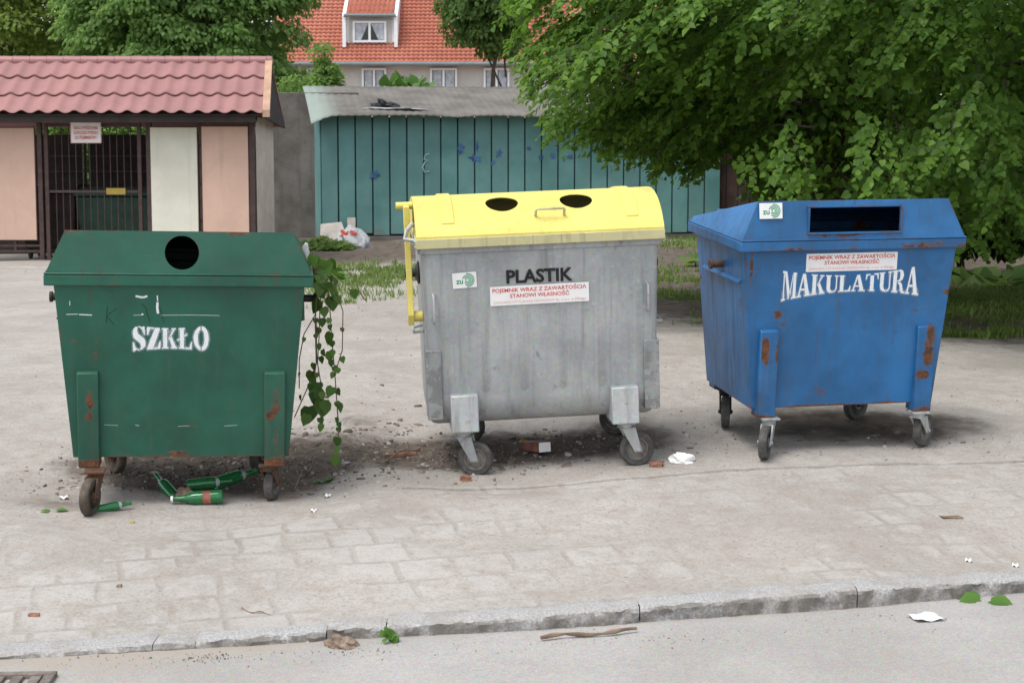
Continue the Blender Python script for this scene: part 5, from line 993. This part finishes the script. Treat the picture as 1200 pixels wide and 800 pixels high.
crumple('mortar_lump', at(401, 757, ROADZ), .058, 'stone', 'brown crumbling lump lying in the gutter by the kerb', 'lump', 3, (1.15, .75, .6), 4, .7)
slabthing('brick_shard', 546, 563, (.055, .04, .03), 'brick', 'small brick shard before the front left wheel of the grey container', 'brick shard', 20, seed=5); slabthing('brick_shard', 769, 546, (.075, .05, .03), 'brick', 'brick shard right of the front right wheel of the grey container', 'brick shard', -15, seed=7)
slabthing('brick_shard', 40, 723, (.045, .03, .012), 'brick', 'tiny reddish brick chip on the pavement at far left', 'brick shard', 5, seed=8)
slabthing('wood_chip', 1115, 607, (.1, .05, .012), 'wood', 'flat dark wood chip on the pavement at the right', 'wood chip', 8, seed=9); slabthing('mortar_lump', 140, 705 - 17, (.02, .02, .015), 'stone', 'tiny pebble on the pavement left of centre', 'pebble', 0, seed=11)
slabthing('wood_board', 330, 582, (.22, .035, .015), 'wood', 'flat brown lath beside the right wheel of the green container', 'lath', 8, seed=12); slabthing('wood_board', 470, 535, (.20, .035, .02), 'brick', 'reddish broken lath on the ground left of the grey container', 'lath', 28, seed=13)
p = at(626, 529); ct = empty('drink_carton', p, 'flattened drink carton with white end under the grey container', 'carton', rot=(0, R(6), R(118)))
MB().b2((-.13, -.04, 0), (.09, .04, .06)).build('box', 'cardb', ct, bevel=.006); MB().b2((-.136, -.038, .002), (-.131, .038, .058)).build('end_flap', 'paper', ct)
crumple('yellow_scrap', at(614, 519), .03, 'yellow_plate', 'yellow scrap behind the drink carton under the grey container', 'scrap', 3, (1, .7, .8), 2, .5)
def stick(u0, v0, u1, v1, r, label, z=.01, seed=0, name='stick'):
    a, c = at(u0, v0, ROADZ if v0 > 730 else None), at(u1, v1, ROADZ if v0 > 730 else None); pts = [a.lerp(c, t) + Vector((0, .012 * math.sin(t * 7 + seed), r + z * (.5 + .5 * math.sin(t * 9 + seed)))) for t in np.linspace(0, 1, 9)]
    mb = MB(); mb.v = []; c0 = (a + c) / 2; mb.tube([q - c0 for q in pts], [r * (.75 + .3 * math.sin(i * 2.3 + seed)) for i in range(9)], 7); o = mb.build(name, 'wood', None, smooth=True); o.location = c0; return tag(o, label, 'stick')
stick(634, 751, 746, 741, .011, 'thick dry stick lying on the road along the kerb'); stick(283, 716, 316, 722, .004, 'thin reddish twig on the pavement slabs', seed=2); stick(440, 548, 492, 528, .008, 'dry stick left of the grey container wheel', .03, 3); stick(345, 575, 372, 540, .006, 'bent dry twig rising beside the green container', .05, 5)
def sheet(name, u, v, w, h, yaw, mat, label, cat, curl=.012):
    p = at(u, v, ROADZ + .004 if v > 715 else None); n = 6; V = [(w * (i / n - .5), h * (j / n - .5), .004 + curl * (math.sin(i * 1.7) * .5 + math.cos(j * 1.4 + i)) + curl) for j in range(n + 1) for i in range(n + 1)]
    mb = MB().add(V, [(j * (n + 1) + i, j * (n + 1) + i + 1, (j + 1) * (n + 1) + i + 1, (j + 1) * (n + 1) + i) for j in range(n) for i in range(n)]); o = mb.build(name, mat, None, smooth=True); o.location = p; o.rotation_euler = (0, 0, R(yaw))
    m = o.modifiers.new('s', 'SOLIDIFY'); m.thickness = .0012; return tag(o, label, cat)
sheet('paper_scrap', 1085, 724, .13, .11, 12, 'paper', 'white paper scrap lying flat on the road', 'paper', .005)
for u, v, l in ((368, 601, 'pale blue paper scrap on the pavement right of the green container'), (384, 583, 'thin white paper strip behind the pale scrap near the creeper'), (75, 584, 'white scrap left of the front left wheel of the green container'), (1135, 658, 'small white scrap on the pavement at the right'), (1190, 664, 'small white scrap on the kerb edge at far right')): sheet('paper_scrap', u, v, .045, .03, rng.uniform(0, 90), 'paper', l, 'paper', .006)
for u, v, s, l in ((1148, 702, .11, 'fresh green leaf on the road near the kerb at the right'), (375, 566, .10, 'fallen green leaves at the foot of the creeper'), (55, 602, .06, 'fallen green leaf left of the green container wheel')):
    p = at(u, v, ROADZ if v > 690 else None); o = empty('fallen_leaf', p, l, 'leaf'); n = 3 if s > .09 else 2; t = rng.uniform(0, 6.28, n); leaves('blade', np.array(p) + np.stack([rng.normal(0, .03, n), rng.normal(0, .03, n), .006 + 0 * t], -1), np.stack([np.cos(t), np.sin(t), .06 + 0 * t], -1), rnd(n, .3) + np.array([0, -.3, 1]), np.full(n, s), 'leaf_e', o)
p = at(456, 752, ROADZ); o = empty('weed_sprout', p, 'small green weed sprouting at the kerb joint', 'weed'); n = 9; t = rng.uniform(0, 6.28, n); leaves('foliage', np.array(p) + np.stack([rng.normal(0, .012, n), rng.normal(-.01, .01, n), rng.uniform(0, .05, n)], -1), np.stack([np.cos(t) * .7, np.sin(t) * .7, rng.uniform(.2, 1.2, n)], -1), rnd(n, .5) + np.array([0, -.4, .5]), rng.uniform(.025, .06, n), 'leaf_e', o)
p = at(155, 613); crumple('bottle_cap', p, .015, 'yellow_plate', 'small yellow cap on the pavement before the green container', 'cap', 2, (1.2, 1, .7), 2, .2)
MT['iron'] = simple('dusty_cast_iron', (.17, .145, .125), .85, .35, 14, .1, .4)
# gutter grate at the lower left corner
p = at(72, 792, ROADZ); dg_ = empty('drain_grate', (p.x - .35, p.y - .35, ROADZ), 'rusty iron drain grate at the lower left corner of the road', 'drain grate'); mb = MB(); w = .7
M_ = Matrix.Translation((-.0, 0, 0)) @ Matrix.Rotation(R(3), 4, 'Z')
for a, c in (((-.35, .31), (.35, .35)), ((-.35, -.35), (.35, -.31)), ((-.35, -.309), (-.31, .309)), ((.31, -.309), (.35, .309))): mb.hexa([(x, y, z) for z in (-.03, .018) for x, y in ((a[0], a[1]), (c[0], a[1]), (c[0], c[1]), (a[0], c[1]))], M_)
mb.build('frame', 'iron', dg_, bevel=.004); mb = MB()
for i in range(9): x = -.28 + i * .07; mb.hexa([(x + dx, dy, z) for z in (-.03, .012) for dx, dy in ((-.02, -.309), (.02, -.309), (.02, .309), (-.02, .309))], M_)
mb.build('grille', 'iron', dg_, bevel=.003)
# chips of bark, mortar and stone trodden into the earth
MT['chips'] = rnd_mat('litter_chips', [(.15, .12, .095), (.19, .155, .125), (.10, .078, .06), (.25, .215, .185), (.16, .105, .08), (.07, .055, .045), (.42, .40, .37), (.12, .10, .085), (.20, .17, .145), (.085, .068, .055)])
def chips(name, spots, s0, s1, road=False):
    Q = []
    for u, v, rx, ry, n in spots: p = at(u, v); Q.append(np.stack([rng.normal(p.x, rx, n), rng.normal(p.y, ry, n)], -1))
    Q = np.concatenate(Q); Q = Q[(Q[:, 1] < kerb_y(Q[:, 0]) - .01) if road else (Q[:, 1] > kerb_y(Q[:, 0]) + .12)]; n = len(Q); z = ROADZ + 0 * Q[:, 0] if road else ground(Q[:, 0], Q[:, 1]); s = s0 + (s1 - s0) * rng.uniform(0, 1, n) ** 3; k = 6; t = np.linspace(0, 2 * np.pi, k, endpoint=False)[None] + rng.uniform(0, 1, (n, 1)); rr_ = s[:, None] * rng.uniform(.5, 1.1, (n, k)); el = rng.uniform(.2, .9, (n, 1)); ph = rng.uniform(0, 3.1, (n, 1))
    ax, ay = rr_ * np.cos(t), rr_ * np.sin(t) * el; x = ax * np.cos(ph) - ay * np.sin(ph); y = ax * np.sin(ph) + ay * np.cos(ph); tl = rng.normal(0, .25, (n, 2)); h = s * rng.uniform(.08, .35, n) + .002
    zz = x * tl[:, :1] + y * tl[:, 1:]; bot = np.stack([Q[:, :1] + x, Q[:, 1:] + y, z[:, None] - .006 + 0 * x], -1); top = np.stack([Q[:, :1] + x * .8, Q[:, 1:] + y * .8, z[:, None] + h[:, None] + zz * .6], -1)
    V = np.concatenate([bot, top], 1).reshape(-1, 3); o = (np.arange(n) * 2 * k)[:, None]; F4 = np.concatenate([o + np.array([[i, (i + 1) % k, k + (i + 1) % k, k + i]]) for i in range(k)]); F6 = o + np.arange(k, 2 * k)[None]
    return tag(np_mesh(name, V, [F4, F6], 'chips'), kind='stuff')
chips('litter', [(230, 557, .4, .2, 700), (320, 545, .38, .25, 450), (560, 540, .25, .14, 300), (650, 522, .38, .2, 380), (410, 520, .4, .4, 380), (460, 545, .35, .25, 240), (770, 520, .3, .25, 80), (990, 515, .5, .2, 120), (80, 570, .2, .15, 70)], .004, .028)
chips('bark_chips', [(230, 557, .4, .2, 60), (330, 540, .35, .25, 45), (430, 520, .4, .35, 60), (540, 545, .25, .12, 40), (640, 525, .35, .2, 35), (480, 470, .6, .6, 25)], .012, .05)
chips('fine_litter', [(600, 430, 2.5, 1.8, 500), (230, 560, .5, .22, 600), (430, 540, .55, .4, 600), (650, 530, .5, .2, 450), (990, 515, .6, .25, 150)], .002, .010)
chips('gravel', [(600, 640, 1.6, .5, 520), (1000, 620, .9, .6, 350), (200, 660, .8, .5, 250), (900, 450, 1.5, 1.6, 500), (500, 380, 2.5, 2.5, 500)], .003, .012)
chips('road_grit', [(200, 768, .4, .05, 70), (420, 754, .35, .03, 80), (600, 741, .4, .02, 50), (755, 733, .2, .03, 60), (900, 721, .4, .02, 40), (1100, 705, .4, .03, 50), (235, 765, .08, .03, 50)], .002, .008, True)
